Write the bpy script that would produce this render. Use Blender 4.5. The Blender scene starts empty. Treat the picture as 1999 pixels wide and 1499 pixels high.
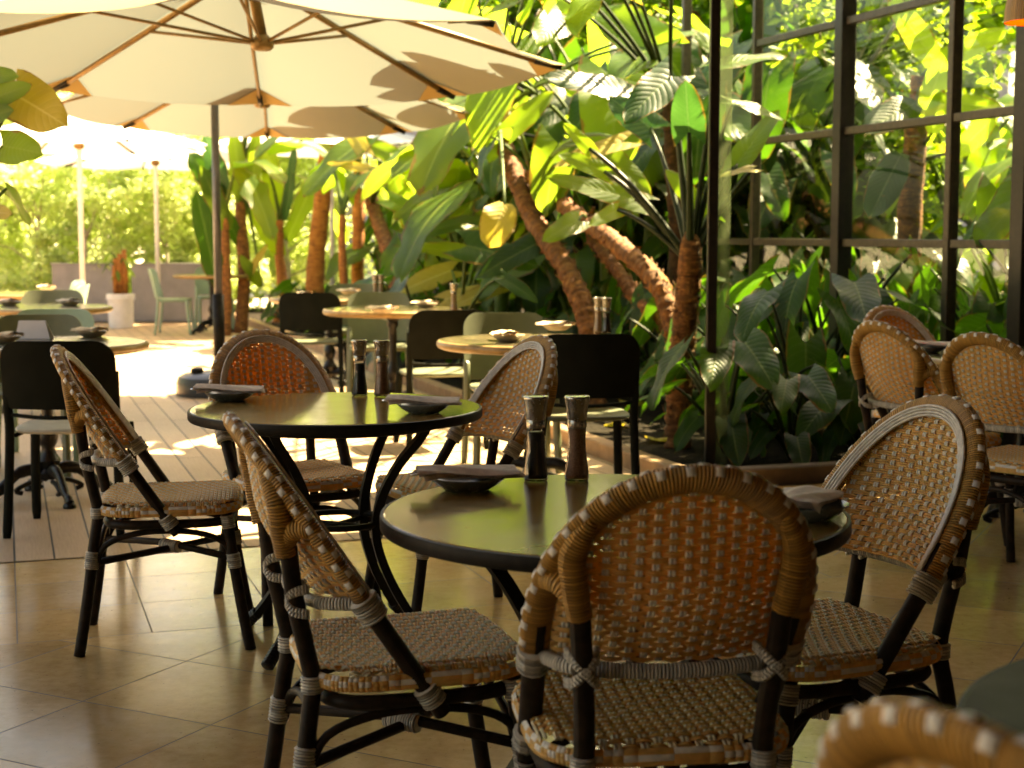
import bpy, math, random
from mathutils import Vector, Matrix
R_ = math.radians
PI = math.pi
V = Vector
rnd = random.Random(7)
scene = bpy.context.scene
col = scene.collection

# ---------------------------------------------------------------- helpers
CAM_H, PITCH, FPX = 1.275, R_(5.66), 2950.0
def ray(px, py):
    dx = (px - 999.5) / FPX; dy = -(py - 749.5) / FPX
    c, s = math.cos(PITCH), math.sin(PITCH)
    return V((dx, c + dy * s, -s + dy * c))
def at(px, py, Y):
    r = ray(px, py); t = Y / r.y
    return V((r.x * t, Y, CAM_H + r.z * t))
DU = V((-0.317, 0.948, 0.0)); DV = V((0.948, 0.317, 0.0))   # the deck's own axes
def uv(u, v, z=0.0):
    p = DU * u + DV * v
    return V((p.x, p.y, z))

class MB:
    def __init__(s): s.v = []; s.f = []; s.m = []; s.uv = []; s.t = []; s.tint = 0.5
    def vert(s, p, uv_=(0, 0)):
        s.v.append(tuple(p)); s.uv.append(uv_); s.t.append(s.tint); return len(s.v) - 1
    def face(s, idx, m=0): s.f.append(tuple(idx)); s.m.append(m)
    def box(s, c, size, m=0, rot=None, bev=0.0):
        hx, hy, hz = size[0] / 2, size[1] / 2, size[2] / 2
        c = V(c)
        b = min(bev, hx * .9, hy * .9, hz * .9)
        def P(x, y, z):
            p = V((x, y, z))
            if rot is not None: p = rot @ p
            return c + p
        if b <= 0:
            ids = [s.vert(P(x, y, z)) for x in (-hx, hx) for y in (-hy, hy) for z in (-hz, hz)]
            for q in ((0, 1, 3, 2), (4, 6, 7, 5), (0, 4, 5, 1), (2, 3, 7, 6), (0, 2, 6, 4), (1, 5, 7, 3)):
                s.face([ids[i] for i in q], m)
            return
        # bevelled box: three vertices per corner
        idx = {}
        for sx in (-1, 1):
            for sy in (-1, 1):
                for sz in (-1, 1):
                    idx[(sx, sy, sz, 0)] = s.vert(P(sx * hx, sy * (hy - b), sz * (hz - b)))
                    idx[(sx, sy, sz, 1)] = s.vert(P(sx * (hx - b), sy * hy, sz * (hz - b)))
                    idx[(sx, sy, sz, 2)] = s.vert(P(sx * (hx - b), sy * (hy - b), sz * hz))
        for sg in (-1, 1):
            q = [(-1, -1), (1, -1), (1, 1), (-1, 1)]
            f = [idx[(sg, a, b_, 0)] for a, b_ in q]; s.face(f if sg > 0 else f[::-1], m)
            f = [idx[(a, sg, b_, 1)] for a, b_ in q]; s.face(f[::-1] if sg > 0 else f, m)
            f = [idx[(a, b_, sg, 2)] for a, b_ in q]; s.face(f if sg > 0 else f[::-1], m)
        for a in (-1, 1):
            for b_ in (-1, 1):
                s.face([idx[(a, b_, -1, 0)], idx[(a, b_, 1, 0)], idx[(a, b_, 1, 1)], idx[(a, b_, -1, 1)]], m)
                s.face([idx[(a, -1, b_, 0)], idx[(a, 1, b_, 0)], idx[(a, 1, b_, 2)], idx[(a, -1, b_, 2)]], m)
                s.face([idx[(-1, a, b_, 1)], idx[(1, a, b_, 1)], idx[(1, a, b_, 2)], idx[(-1, a, b_, 2)]], m)
                for c_ in (-1, 1):
                    s.face([idx[(a, b_, c_, 0)], idx[(a, b_, c_, 1)], idx[(a, b_, c_, 2)]], m)
    def tube(s, pts, r, n=8, m=0, cap=True, ref=None, flat=1.0, closed=False):
        """r: number or list of radii; ref: fixed vector for the section's second axis (scaled by flat)"""
        pts = [V(p) for p in pts]; N = len(pts)
        rr = r if isinstance(r, (list, tuple)) else [r] * N
        prev = None; L = 0.0; rings = []
        for i, p in enumerate(pts):
            if closed: t = pts[(i + 1) % N] - pts[i - 1]
            else: t = pts[min(i + 1, N - 1)] - pts[max(i - 1, 0)]
            if t.length < 1e-9: t = V((0, 0, 1))
            t.normalize()
            if ref is not None:
                b = V(ref) - t * V(ref).dot(t); b.normalize(); a = b.cross(t)
            else:
                if prev is None:
                    a = t.orthogonal().normalized()
                else:
                    a = prev - t * prev.dot(t)
                    a = a.normalized() if a.length > 1e-6 else t.orthogonal().normalized()
                b = t.cross(a)
            prev = a
            if i: L += (p - pts[i - 1]).length
            ring = []
            for k in range(n + 1):
                th = 2 * PI * k / n
                ring.append(s.vert(p + a * (rr[i] * math.cos(th)) + b * (rr[i] * flat * math.sin(th)), (L, k / n)))
            rings.append(ring)
        M = N if closed else N - 1
        for i in range(M):
            A, B = rings[i], rings[(i + 1) % N]
            for k in range(n): s.face((A[k], A[k + 1], B[k + 1], B[k]), m)
        if cap and not closed:
            s.face(rings[0][:n][::-1], m); s.face(rings[-1][:n], m)
    def lathe(s, prof, n=24, m=0, c=(0, 0, 0), cap=True):
        c = V(c); rings = []
        for j, (r, z) in enumerate(prof):
            rings.append([s.vert(c + V((r * math.cos(2 * PI * k / n), r * math.sin(2 * PI * k / n), z)), (k / n, j / max(1, len(prof) - 1))) for k in range(n)])
        for j in range(len(prof) - 1):
            for k in range(n):
                s.face((rings[j][k], rings[j][(k + 1) % n], rings[j + 1][(k + 1) % n], rings[j + 1][k]), m)
        if cap:
            s.face(rings[0][::-1], m); s.face(rings[-1], m)
    def grid(s, fn, nu, nv, m=0):
        ids = [[s.vert(*fn(i / nu, j / nv)) for j in range(nv + 1)] for i in range(nu + 1)]
        for i in range(nu):
            for j in range(nv): s.face((ids[i][j], ids[i + 1][j], ids[i + 1][j + 1], ids[i][j + 1]), m)
    def wrap(s, p0, p1, r, turns=5, n=10, m=0):
        """a bound length of cord: a tube with rounded turns"""
        p0, p1 = V(p0), V(p1); pts = []; rr = []
        K = turns * 4
        for i in range(K + 1):
            t = i / K
            pts.append(p0.lerp(p1, t)); rr.append(r * (0.9 + 0.12 * abs(math.sin(PI * t * turns))))
        s.tube(pts, rr, n, m)
    def build(s, name, mats, parent=None, smooth=True, off=None, tint=False, angle=None):
        me = bpy.data.meshes.new(name)
        vs = s.v if off is None else [(a - off[0], b - off[1], c - off[2]) for a, b, c in s.v]
        me.from_pydata(vs, [], s.f)
        if not isinstance(mats, (list, tuple)): mats = [mats]
        for mm in mats: me.materials.append(mm)
        me.polygons.foreach_set('material_index', s.m)
        me.polygons.foreach_set('use_smooth', [smooth] * len(s.f))
        ul = me.uv_layers.new(name='UVMap')
        li = [0] * len(me.loops); me.loops.foreach_get('vertex_index', li)
        flat = []
        for i in li: flat += s.uv[i]
        ul.data.foreach_set('uv', flat)
        if tint:
            a = me.attributes.new('tint', 'FLOAT', 'POINT'); a.data.foreach_set('value', s.t)
        me.update()
        if smooth and angle: me.set_sharp_from_angle(angle=R_(angle))
        o = bpy.data.objects.new(name, me); col.objects.link(o)
        if parent is not None: o.parent = parent
        return o

def tag(o, label=None, cat=None, group=None, kind=None):
    if label: o['label'] = label
    if cat: o['category'] = cat
    if group: o['group'] = group
    if kind: o['kind'] = kind
    return o
def thing(name, label, cat, loc=(0, 0, 0), rz=0.0, group=None):
    o = bpy.data.objects.new(name, None); col.objects.link(o)
    o.empty_display_size = 0.1
    o.location = loc; o.rotation_euler = (0, 0, rz)
    return tag(o, label, cat, group)
def copy_tree(o, parent=None):
    c = o.copy(); col.objects.link(c)
    c.parent = parent
    for ch in list(o.children): copy_tree(ch, c)
    return c
def place(proto, first, loc, rz, label, group=None):
    o = proto if first else copy_tree(proto)
    o.location = loc; o.rotation_euler = (0, 0, rz); o['label'] = label
    if group: o['group'] = group
    return o
def smooth_path(pts, k=6):
    """Catmull-Rom through the points"""
    pts = [V(p) for p in pts]; out = []
    for i in range(len(pts) - 1):
        p0 = pts[max(i - 1, 0)]; p1 = pts[i]; p2 = pts[i + 1]; p3 = pts[min(i + 2, len(pts) - 1)]
        for j in range(k):
            t = j / k; t2 = t * t; t3 = t2 * t
            out.append(0.5 * ((2 * p1) + (p2 - p0) * t + (2 * p0 - 5 * p1 + 4 * p2 - p3) * t2 + (3 * p1 - p0 - 3 * p2 + p3) * t3))
    out.append(pts[-1]); return out

# ---------------------------------------------------------------- materials
class NT:
    def __init__(s, name):
        s.mat = bpy.data.materials.new(name); s.mat.use_nodes = True
        s.t = s.mat.node_tree; s.t.nodes.clear()
        s.out = s.n('ShaderNodeOutputMaterial')
    def n(s, typ, **kw):
        nd = s.t.nodes.new(typ)
        for k, v in kw.items():
            if k in nd.inputs: nd.inputs[k].default_value = v
            else: setattr(nd, k, v)
        return nd
    def l(s, a, b): s.t.links.new(a, b)
    def math(s, op, a, b=None):
        nd = s.n('ShaderNodeMath', operation=op)
        for i, x in enumerate((a, b)):
            if x is None: continue
            if isinstance(x, (int, float)): nd.inputs[i].default_value = x
            else: s.l(x, nd.inputs[i])
        return nd.outputs[0]
    def ramp(s, fac, stops):
        nd = s.n('ShaderNodeValToRGB'); el = nd.color_ramp.elements
        while len(el) < len(stops): el.new(0.5)
        for e, (p, c) in zip(el, stops): e.position = p; e.color = (c[0], c[1], c[2], 1)
        s.l(fac, nd.inputs[0]); return nd.outputs[0]
    def mix(s, fac, a, b, blend='MIX'):
        nd = s.n('ShaderNodeMix', data_type='RGBA', blend_type=blend)
        for i, x in ((0, fac), (6, a), (7, b)):
            if isinstance(x, (int, float)): nd.inputs[i].default_value = x
            elif isinstance(x, (tuple, list)): nd.inputs[i].default_value = (x[0], x[1], x[2], 1)
            else: s.l(x, nd.inputs[i])
        return nd.outputs[2]
    def noise(s, scale, detail=3, vec=None, rough=.55, out=0):
        nd = s.n('ShaderNodeTexNoise', Scale=scale, Detail=detail, Roughness=rough)
        if vec is not None: s.l(vec, nd.inputs['Vector'])
        return nd.outputs[out]
    def obj(s): return s.n('ShaderNodeTexCoord').outputs['Object']
    def uvc(s): return s.n('ShaderNodeTexCoord').outputs['UV']
    def mapping(s, vec, loc=(0, 0, 0), rot=(0, 0, 0), scale=(1, 1, 1)):
        nd = s.n('ShaderNodeMapping'); s.l(vec, nd.inputs[0])
        nd.inputs['Location'].default_value = loc; nd.inputs['Rotation'].default_value = rot; nd.inputs['Scale'].default_value = scale
        return nd.outputs[0]
    def bump(s, h, strength=.3, dist=.01):
        nd = s.n('ShaderNodeBump', Strength=strength, Distance=dist); s.l(h, nd.inputs['Height']); return nd.outputs[0]
    def pbr(s, colr, rough=.5, metal=0.0, normal=None, spec=.5, coat=0.0):
        nd = s.n('ShaderNodeBsdfPrincipled')
        for k, x in (('Base Color', colr), ('Roughness', rough), ('Metallic', metal), ('Specular IOR Level', spec), ('Coat Weight', coat)):
            if isinstance(x, (int, float)): nd.inputs[k].default_value = x
            elif isinstance(x, (tuple, list)): nd.inputs[k].default_value = (x[0], x[1], x[2], 1)
            else: s.l(x, nd.inputs[k])
        if normal is not None: s.l(normal, nd.inputs['Normal'])
        return nd.outputs[0]
    def transl(s, shader, colr, w):
        t = s.n('ShaderNodeBsdfTranslucent')
        if isinstance(colr, (tuple, list)): t.inputs[0].default_value = (colr[0], colr[1], colr[2], 1)
        else: s.l(colr, t.inputs[0])
        m = s.n('ShaderNodeMixShader'); m.inputs[0].default_value = w
        s.l(shader, m.inputs[1]); s.l(t.outputs[0], m.inputs[2]); return m.outputs[0]
    def done(s, sh): s.l(sh, s.out.inputs[0]); return s.mat

def simple(name, c, rough=.5, metal=0.0, nscale=20, namt=.25, bscale=None, bstr=.2, bdist=.004, spec=.5, coat=0.0):
    k = NT(name); o = k.obj()
    f = k.noise(nscale, 4, o)
    lo = tuple(x * (1 - namt) for x in c); hi = tuple(min(1, x * (1 + namt)) for x in c)
    cc = k.ramp(f, [(.3, lo), (.7, hi)])
    rr = k.math('ADD', k.math('MULTIPLY', k.noise(nscale * 2.3, 3, o), .2), rough - .1)
    nb = k.bump(k.noise(bscale, 4, o), bstr, bdist) if bscale else None
    return k.done(k.pbr(cc, rr, metal, nb, spec, coat))

def m_tile():
    k = NT('limestone_tile'); o = k.obj()
    def grid(rot, loc, size):
        mp = k.mapping(o, loc=loc, rot=(0, 0, rot))
        b = k.n('ShaderNodeTexBrick', offset=0.0, squash=1.0)
        for kk, vv in (('Color1', (.38, .38, .38, 1)), ('Color2', (.60, .60, .60, 1)), ('Mortar', (0, 0, 0, 1)), ('Scale', 1.0), ('Mortar Size', .0027), ('Mortar Smooth', .2), ('Bias', 0.0), ('Brick Width', size), ('Row Height', size)):
            b.inputs[kk].default_value = vv
        k.l(mp, b.inputs['Vector']); return b.outputs['Color'], b.outputs['Fac']
    c1, f1 = grid(R_(27.3), (-.18, -.41, 0), .44)
    c2, f2 = grid(R_(-18.5), (0, -4.88, 0), .413)
    sep = k.n('ShaderNodeSeparateXYZ'); k.l(k.mapping(o, rot=(0, 0, R_(-18.5))), sep.inputs[0])
    mask = k.math('GREATER_THAN', sep.outputs[1], 4.88)
    # the right hand field has no border band
    mask = k.math('MULTIPLY', mask, k.math('LESS_THAN', sep.outputs[0], 3.1))
    edge = k.math('LESS_THAN', k.math('ABSOLUTE', k.math('SUBTRACT', sep.outputs[1], 4.88)), .0022)
    tone = k.mix(mask, c1, c2)
    mort = k.mix(mask, f1, f2)
    mortf = k.math('MAXIMUM', mort, k.math('MULTIPLY', edge, k.math('LESS_THAN', sep.outputs[0], 3.1)))
    big = k.noise(1.3, 4, o); fine = k.noise(26, 6, o, .7); mid = k.noise(6, 5, o, .65)
    base = k.ramp(mid, [(.25, (.46, .27, .080)), (.5, (.60, .37, .115)), (.75, (.69, .46, .17))])
    base = k.mix(.5, base, k.ramp(fine, [(.3, (.24, .16, .085)), (.7, (.50, .37, .225))]))
    base = k.mix(.85, base, k.mix(1.0, base, k.mix(1.0, tone, (2, 2, 2), 'MULTIPLY'), 'MULTIPLY'))
    pits = k.math('GREATER_THAN', k.noise(70, 2, o), .71)
    base = k.mix(k.math('MULTIPLY', pits, .75), base, (.09, .055, .03))
    base = k.mix(k.math('MULTIPLY', k.ramp(big, [(.45, (0, 0, 0)), (.75, (1, 1, 1))]), .25), base, (.20, .14, .085))
    colr = k.mix(k.math('MULTIPLY', mortf, .85), base, (.05, .030, .014))
    rough = k.math('ADD', k.math('MULTIPLY', mid, .18), .10)
    rough = k.math('ADD', rough, k.math('MULTIPLY', mortf, .4))
    h = k.math('SUBTRACT', k.math('MULTIPLY', fine, .12), k.math('MULTIPLY', mortf, .8))
    h = k.math('ADD', h, k.math('MULTIPLY', mid, .25))
    return k.done(k.pbr(colr, rough, 0, k.bump(h, .14, .003), .75))

def m_deck():
    k = NT('deck_board'); o = k.obj()
    mp = k.mapping(o, rot=(0, 0, R_(-108.5)))
    b = k.n('ShaderNodeTexBrick', offset=.37, squash=1.0)
    for kk, vv in (('Color1', (.38, .38, .38, 1)), ('Color2', (.62, .62, .62, 1)), ('Mortar', (0, 0, 0, 1)), ('Scale', 1.0), ('Mortar Size', .0045), ('Mortar Smooth', .2), ('Bias', 0.0), ('Brick Width', 2.9), ('Row Height', .15)):
        b.inputs[kk].default_value = vv
    k.l(mp, b.inputs['Vector'])
    grain = k.noise(9, 6, k.mapping(mp, scale=(.6, 14, 1)), .7)
    stain = k.noise(1.7, 5, o, .6)
    base = k.ramp(grain, [(.25, (.34, .215, .115)), (.75, (.52, .355, .21))])
    base = k.mix(.6, base, k.mix(1.0, base, k.mix(1.0, b.outputs['Color'], (2, 2, 2), 'MULTIPLY'), 'MULTIPLY'))
    base = k.mix(k.math('MULTIPLY', stain, .3), base, (.42, .33, .23))
    colr = k.mix(b.outputs['Fac'], base, (.02, .014, .01))
    h = k.math('SUBTRACT', k.math('MULTIPLY', grain, .2), b.outputs['Fac'])
    return k.done(k.pbr(colr, k.math('ADD', k.math('MULTIPLY', stain, .25), .38), 0, k.bump(h, .5, .006), .4))

def m_strand(name, c, tc, w, rough=.38):
    k = NT(name); o = k.obj(); u = k.uvc()
    f = k.noise(60, 3, o)
    st = k.noise(9, 3, k.mapping(u, scale=(6, 60, 1)))
    cc = k.ramp(k.math('ADD', k.math('MULTIPLY', f, .5), k.math('MULTIPLY', st, .5)), [(.3, tuple(x * .62 for x in c)), (.7, tuple(min(1, x * 1.25) for x in c))])
    sh = k.pbr(cc, rough, 0, k.bump(st, .25, .002), .5)
    return k.done(k.transl(sh, tc, w) if w else sh)

def m_wrapped(name, c, pitch=.0052, rough=.42):
    """strand wound round a tube: ridges run across the tube's length (UV x is metres)"""
    k = NT(name); u = k.uvc(); sep = k.n('ShaderNodeSeparateXYZ'); k.l(u, sep.inputs[0])
    wob = k.math('MULTIPLY', k.noise(30, 2, k.obj()), .35)
    ph = k.math('ADD', k.math('DIVIDE', sep.outputs[0], pitch), wob)
    fr = k.math('FRACT', ph); h = k.math('SINE', k.math('MULTIPLY', fr, PI))
    idn = k.n('ShaderNodeTexWhiteNoise', noise_dimensions='1D'); k.l(k.math('FLOOR', ph), idn.inputs['W'])
    cc = k.mix(idn.outputs[0], tuple(x * .7 for x in c), tuple(min(1, x * 1.2) for x in c))
    cc = k.mix(k.math('LESS_THAN', h, .3), cc, tuple(x * .22 for x in c))
    return k.done(k.pbr(cc, rough, 0, k.bump(h, 1.0, .004), .35))

def m_leaf(name, dark, light, tcol, w=.45, rough=.36, vein=(.30, .40, .10), lat=11.0, spec=.5):
    k = NT(name); u = k.uvc(); o = k.obj()
    at_ = k.n('ShaderNodeAttribute', attribute_name='tint')
    sep = k.n('ShaderNodeSeparateXYZ'); k.l(u, sep.inputs[0])
    av = k.math('ABSOLUTE', sep.outputs[1])
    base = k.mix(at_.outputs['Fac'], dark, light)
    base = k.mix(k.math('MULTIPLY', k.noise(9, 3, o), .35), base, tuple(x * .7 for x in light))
    ph = k.math('SUBTRACT', sep.outputs[0], k.math('MULTIPLY', av, .28))
    wv = k.math('ABSOLUTE', k.math('SINE', k.math('MULTIPLY', ph, lat * PI)))
    latv = k.math('MULTIPLY', k.math('LESS_THAN', wv, .11), .35)
    mid = k.math('LESS_THAN', av, .045)
    vm = k.math('MAXIMUM', latv, mid)
    # browned, nibbled margins and tips; a few blemishes
    edge = k.math('MAXIMUM', av, k.math('POWER', sep.outputs[0], 4.0))
    worn = k.math('GREATER_THAN', k.math('ADD', edge, k.math('MULTIPLY', k.noise(7, 4, o), .62)), 1.27)
    spot = k.math('MULTIPLY', k.math('GREATER_THAN', k.noise(16, 3, o), .70), .6)
    base = k.mix(k.math('MULTIPLY', k.math('MAXIMUM', worn, spot), .8), base, (.16, .095, .025))
    cc = k.mix(k.math('MULTIPLY', vm, .55), base, vein)
    h = k.math('ADD', k.math('MULTIPLY', k.math('POWER', wv, .5), 1.0), k.math('MULTIPLY', mid, -.6))
    tb = k.mix(at_.outputs['Fac'], tuple(x * .75 for x in tcol), tcol)
    tb = k.mix(k.math('MULTIPLY', vm, .35), tb, vein)
    tb = k.mix(k.math('MULTIPLY', worn, .85), tb, (.30, .16, .03))
    sh = k.pbr(cc, rough, 0, k.bump(h, .26, .010), spec)
    return k.done(k.transl(sh, tb, w))

def m_bark(name, a, b, scale=18):
    k = NT(name); o = k.obj(); u = k.uvc()
    n1 = k.noise(scale, 6, o, .7); ring = k.noise(3, 5, k.mapping(u, scale=(16, 1.6, 1)), .7)
    f = k.math('ADD', k.math('MULTIPLY', n1, .45), k.math('MULTIPLY', ring, .55))
    cc = k.ramp(f, [(.34, tuple(x * .22 for x in a)), (.5, a), (.66, b)])
    return k.done(k.pbr(cc, .75, 0, k.bump(f, 1.0, .03), .3))

def m_canopy(name, c, tc, w):
    k = NT(name); o = k.obj()
    f = k.noise(1.6, 4, o); weave = k.noise(260, 2, o)
    cc = k.mix(f, tuple(x * .93 for x in c), c)
    sh = k.pbr(cc, .85, 0, k.bump(k.math('ADD', f, k.math('MULTIPLY', weave, .15)), .12, .02), .1)
    return k.done(k.transl(sh, tc, w))

def m_glass(name, tint=(.93, .97, .93), refl=1.0, film=0.0):
    k = NT(name)
    tr = k.n('ShaderNodeBsdfTransparent'); tr.inputs[0].default_value = (*tint, 1)
    gl = k.n('ShaderNodeBsdfGlossy'); gl.inputs['Roughness'].default_value = .015
    fr = k.n('ShaderNodeFresnel', IOR=1.5)
    m = k.n('ShaderNodeMixShader'); k.l(k.math('MULTIPLY', fr.outputs[0], refl), m.inputs[0])
    k.l(tr.outputs[0], m.inputs[1]); k.l(gl.outputs[0], m.inputs[2])
    if film:      # patchy pale green translucent layer over the pane
        d = k.n('ShaderNodeBsdfDiffuse'); d.inputs[0].default_value = (.52, .56, .40, 1); t2 = k.n('ShaderNodeBsdfTranslucent'); t2.inputs[0].default_value = (.6, .66, .42, 1)
        a = k.n('ShaderNodeMixShader'); a.inputs[0].default_value = .6; k.l(d.outputs[0], a.inputs[1]); k.l(t2.outputs[0], a.inputs[2])
        m2 = k.n('ShaderNodeMixShader'); k.l(k.math('MULTIPLY', k.noise(3, 4, k.mapping(k.obj(), scale=(3, 3, .5))), film * 2), m2.inputs[0]); k.l(m.outputs[0], m2.inputs[1]); k.l(a.outputs[0], m2.inputs[2]); m = m2
    return k.done(m.outputs[0])

def m_stone_top():
    k = NT('dark_stone_top'); o = k.obj()
    wn = k.noise(3.2, 6, o, .65); v2 = k.n('ShaderNodeTexNoise', Scale=7.0, Detail=8.0, Roughness=.7, Distortion=1.6); k.l(o, v2.inputs['Vector'])
    vv = k.math('ABSOLUTE', k.math('SUBTRACT', v2.outputs[0], .5))
    base = k.ramp(wn, [(.3, (.17, .105, .024)), (.55, (.27, .17, .042)), (.75, (.36, .24, .075))])
    base = k.mix(k.math('MULTIPLY', k.math('LESS_THAN', vv, .018), .5), base, (.20, .15, .085))
    rough = k.math('ADD', k.math('MULTIPLY', k.noise(5, 5, o, .7), .24), .03)
    return k.done(k.pbr(base, rough, 0, k.bump(k.noise(12, 4, o), .03, .003), .5))

def m_salt(name, a, b):
    k = NT(name); o = k.obj()
    v = k.n('ShaderNodeTexVoronoi', Scale=420.0); k.l(o, v.inputs['Vector'])
    cc = k.mix(v.outputs['Color'], a, b)
    return k.done(k.pbr(cc, .45, 0, k.bump(v.outputs['Distance'], .5, .002), .5))

M = {}
def make_materials():
    M['tile'] = m_tile(); M['deck'] = m_deck()
    M['wicker'] = m_strand('tan_wicker', (.80, .56, .19), (1.0, .42, .045), .36)
    M['seatcane'] = m_strand('seat_cane', (.84, .74, .48), (.8, .6, .25), .10, .45)
    M['weavewhite'] = m_strand('white_weave_strand', (.82, .77, .64), (.7, .6, .4), .05, .5)
    M['cord'] = m_strand('white_cord', (.78, .74, .66), (.7, .6, .4), .03, .5)
    M['bind'] = m_wrapped('white_binding', (.60, .56, .47), .006)
    M['rim'] = m_wrapped('tan_wound_rim', (.56, .29, .065), .0056, .55)
    M['bamboo'] = simple('dark_bamboo_tube', (.022, .014, .008), .5, 0, 30, .5, 90, .25, .002, .14)
    M['stone'] = m_stone_top()
    M['darktop'] = simple('dark_reflection_top', (.022, .017, .010), .55, 0, 8, .3, None, .2, .004, .2)  # dark reflection on this top put into its base colour
    M['iron'] = simple('black_iron', (.012, .010, .007), .5, 0, 40, .4, 160, .2, .001, .15)
    M['castiron'] = simple('cast_iron', (.018, .016, .013), .36, .5, 60, .4, 120, .4, .002)
    M['backlitplastic'] = simple('green_plastic_backlit', (.014, .015, .011), .8, 0, 12, .15, 300, .08, .001, .03)  # the deck chairs' one green plastic, darkened to look backlit
    M['olive'] = simple('olive_plastic', (.105, .120, .065), .45, 0, 10, .12, 300, .08, .001)
    M['sage'] = simple('green_plastic_sunlit', (.20, .30, .22), .45, 0, 10, .10, 300, .08, .001)  # same green plastic, sunlit tone put into the colour
    M['sunlitseat'] = simple('sunlit_seat_top', (.50, .47, .38), .6, 0, 14, .12)  # pale tone stands for sun falling on the dark seat
    M['tabletop2'] = simple('dark_wood_top', (.085, .070, .036), .16, 0, 6, .35, 40, .05, .002, .6)
    M['tablerim'] = simple('bronzed_table_edge', (.30, .19, .075), .38, .2, 16, .25)
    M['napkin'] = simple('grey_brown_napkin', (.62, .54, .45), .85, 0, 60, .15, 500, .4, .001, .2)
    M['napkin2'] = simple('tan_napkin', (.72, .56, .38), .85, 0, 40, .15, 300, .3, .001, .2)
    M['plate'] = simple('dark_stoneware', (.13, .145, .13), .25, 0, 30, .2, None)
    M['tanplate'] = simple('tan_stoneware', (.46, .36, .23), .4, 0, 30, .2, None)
    M['steel'] = simple('brushed_dark_steel', (.36, .33, .28), .25, .9, 25, .15)
    M['cutlery'] = simple('cutlery_steel', (.6, .58, .55), .2, 1.0, 25, .05)
    M['clear'] = m_glass('clear_acrylic', (.96, .95, .90), 1.3)
    M['pepper'] = m_salt('peppercorns', (.006, .005, .004), (.035, .024, .016))
    M['salt'] = m_salt('pink_salt', (.30, .16, .11), (.58, .36, .26))
    M['saltpale'] = m_salt('pale_salt', (.42, .28, .18), (.62, .44, .30))
    M['post'] = simple('dark_bronze_steel', (.018, .014, .010), .38, .4, 30, .3)
    M['mullion'] = simple('bronze_window_frame', (.055, .043, .024), .42, .3, 30, .3)
    M['glass'] = m_glass('window_glass', (.95, .98, .93), .07)
    M['glassedge'] = m_glass('green_pane_glass', (.74, .82, .66), .8, .09)
    M['soil'] = simple('dark_soil', (.013, .009, .005), .95, 0, 14, .6, 24, 1.0, .05, .1)
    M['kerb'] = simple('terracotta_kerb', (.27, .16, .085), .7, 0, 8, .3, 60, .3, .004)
    M['kerbdark'] = simple('dark_kerb', (.075, .048, .030), .8, 0, 8, .3, 60, .3, .004)  # darker tone for the near end of the same kerb
    M['ground'] = simple('pale_gravel', (.40, .35, .27), .9, 0, 5, .2, 60, .5, .02)
    M['roofwood'] = simple('ceiling_boards', (.085, .052, .028), .7, 0, 3, .3)
    M['wall'] = simple('dark_wall', (.085, .06, .036), .9, 0, 4, .1, 80, .2, .002)  # kept dark so the added walls bounce little light
    M['greywall'] = simple('grey_render', (.28, .265, .29), .9, 0, 1.5, .08, 60, .2, .004)
    M['greybox'] = simple('grey_planter_metal', (.20, .19, .20), .5, .2, 5, .15)
    M['whitepaint'] = simple('white_paint', (.66, .63, .62), .5, 0, 12, .08)
    M['polegrey'] = simple('grey_pole_metal', (.13, .125, .13), .35, .6, 20, .15)
    M['rib'] = simple('bronze_umbrella_rib', (.20, .115, .035), .45, .3, 20, .2)
    M['basecover'] = simple('dark_base_plastic', (.025, .025, .027), .38, 0, 10, .2)
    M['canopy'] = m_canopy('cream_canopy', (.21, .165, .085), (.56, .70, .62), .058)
    M['canopy_w'] = m_canopy('white_canopy', (.82, .80, .74), (.80, .78, .76), .14)
    M['canopy_t'] = m_canopy('tan_canopy', (.52, .30, .17), (.6, .35, .18), .3)
    M['pocket'] = m_canopy('corner_pocket', (.44, .30, .13), (.6, .36, .10), .06)
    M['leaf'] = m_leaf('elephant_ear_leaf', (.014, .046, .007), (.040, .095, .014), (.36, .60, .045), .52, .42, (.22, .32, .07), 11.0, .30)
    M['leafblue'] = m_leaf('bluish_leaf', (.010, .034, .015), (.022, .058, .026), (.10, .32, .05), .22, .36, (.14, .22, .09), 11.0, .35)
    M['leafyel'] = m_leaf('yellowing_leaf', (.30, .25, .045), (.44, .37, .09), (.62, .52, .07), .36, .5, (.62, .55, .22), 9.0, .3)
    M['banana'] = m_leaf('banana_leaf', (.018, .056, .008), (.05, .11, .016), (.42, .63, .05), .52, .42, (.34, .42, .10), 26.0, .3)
    M['shade'] = m_leaf('shaded_leaf', (.006, .020, .004), (.016, .048, .008), (.14, .40, .025), .25, .40, (.16, .24, .06), 11.0, .22)  # elephant ear leaf darkened, the bed's shade put into its colour
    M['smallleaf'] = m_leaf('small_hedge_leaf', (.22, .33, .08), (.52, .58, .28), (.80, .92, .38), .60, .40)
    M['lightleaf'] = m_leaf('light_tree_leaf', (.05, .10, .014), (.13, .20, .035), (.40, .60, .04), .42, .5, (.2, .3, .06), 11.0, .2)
    M['treeleaf'] = m_leaf('tree_leaf', (.016, .048, .006), (.045, .10, .013), (.26, .52, .025), .38, .5, (.2, .3, .06), 11.0, .2)
    M['petiole'] = simple('green_petiole', (.060, .10, .020), .5, 0, 20, .3, None, .2, .004, .2)
    M['petioled'] = simple('dark_petiole', (.016, .026, .008), .45, 0, 20, .3, None, .2, .004, .2)
    M['bark'] = m_bark('fibrous_brown_bark', (.16, .062, .018), (.46, .20, .06))
    M['barkdark'] = m_bark('dark_fibrous_bark', (.055, .026, .010), (.17, .078, .028))
    M['bark2'] = m_bark('orange_stem_bark', (.34, .125, .030), (.55, .25, .07), 10)
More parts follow.
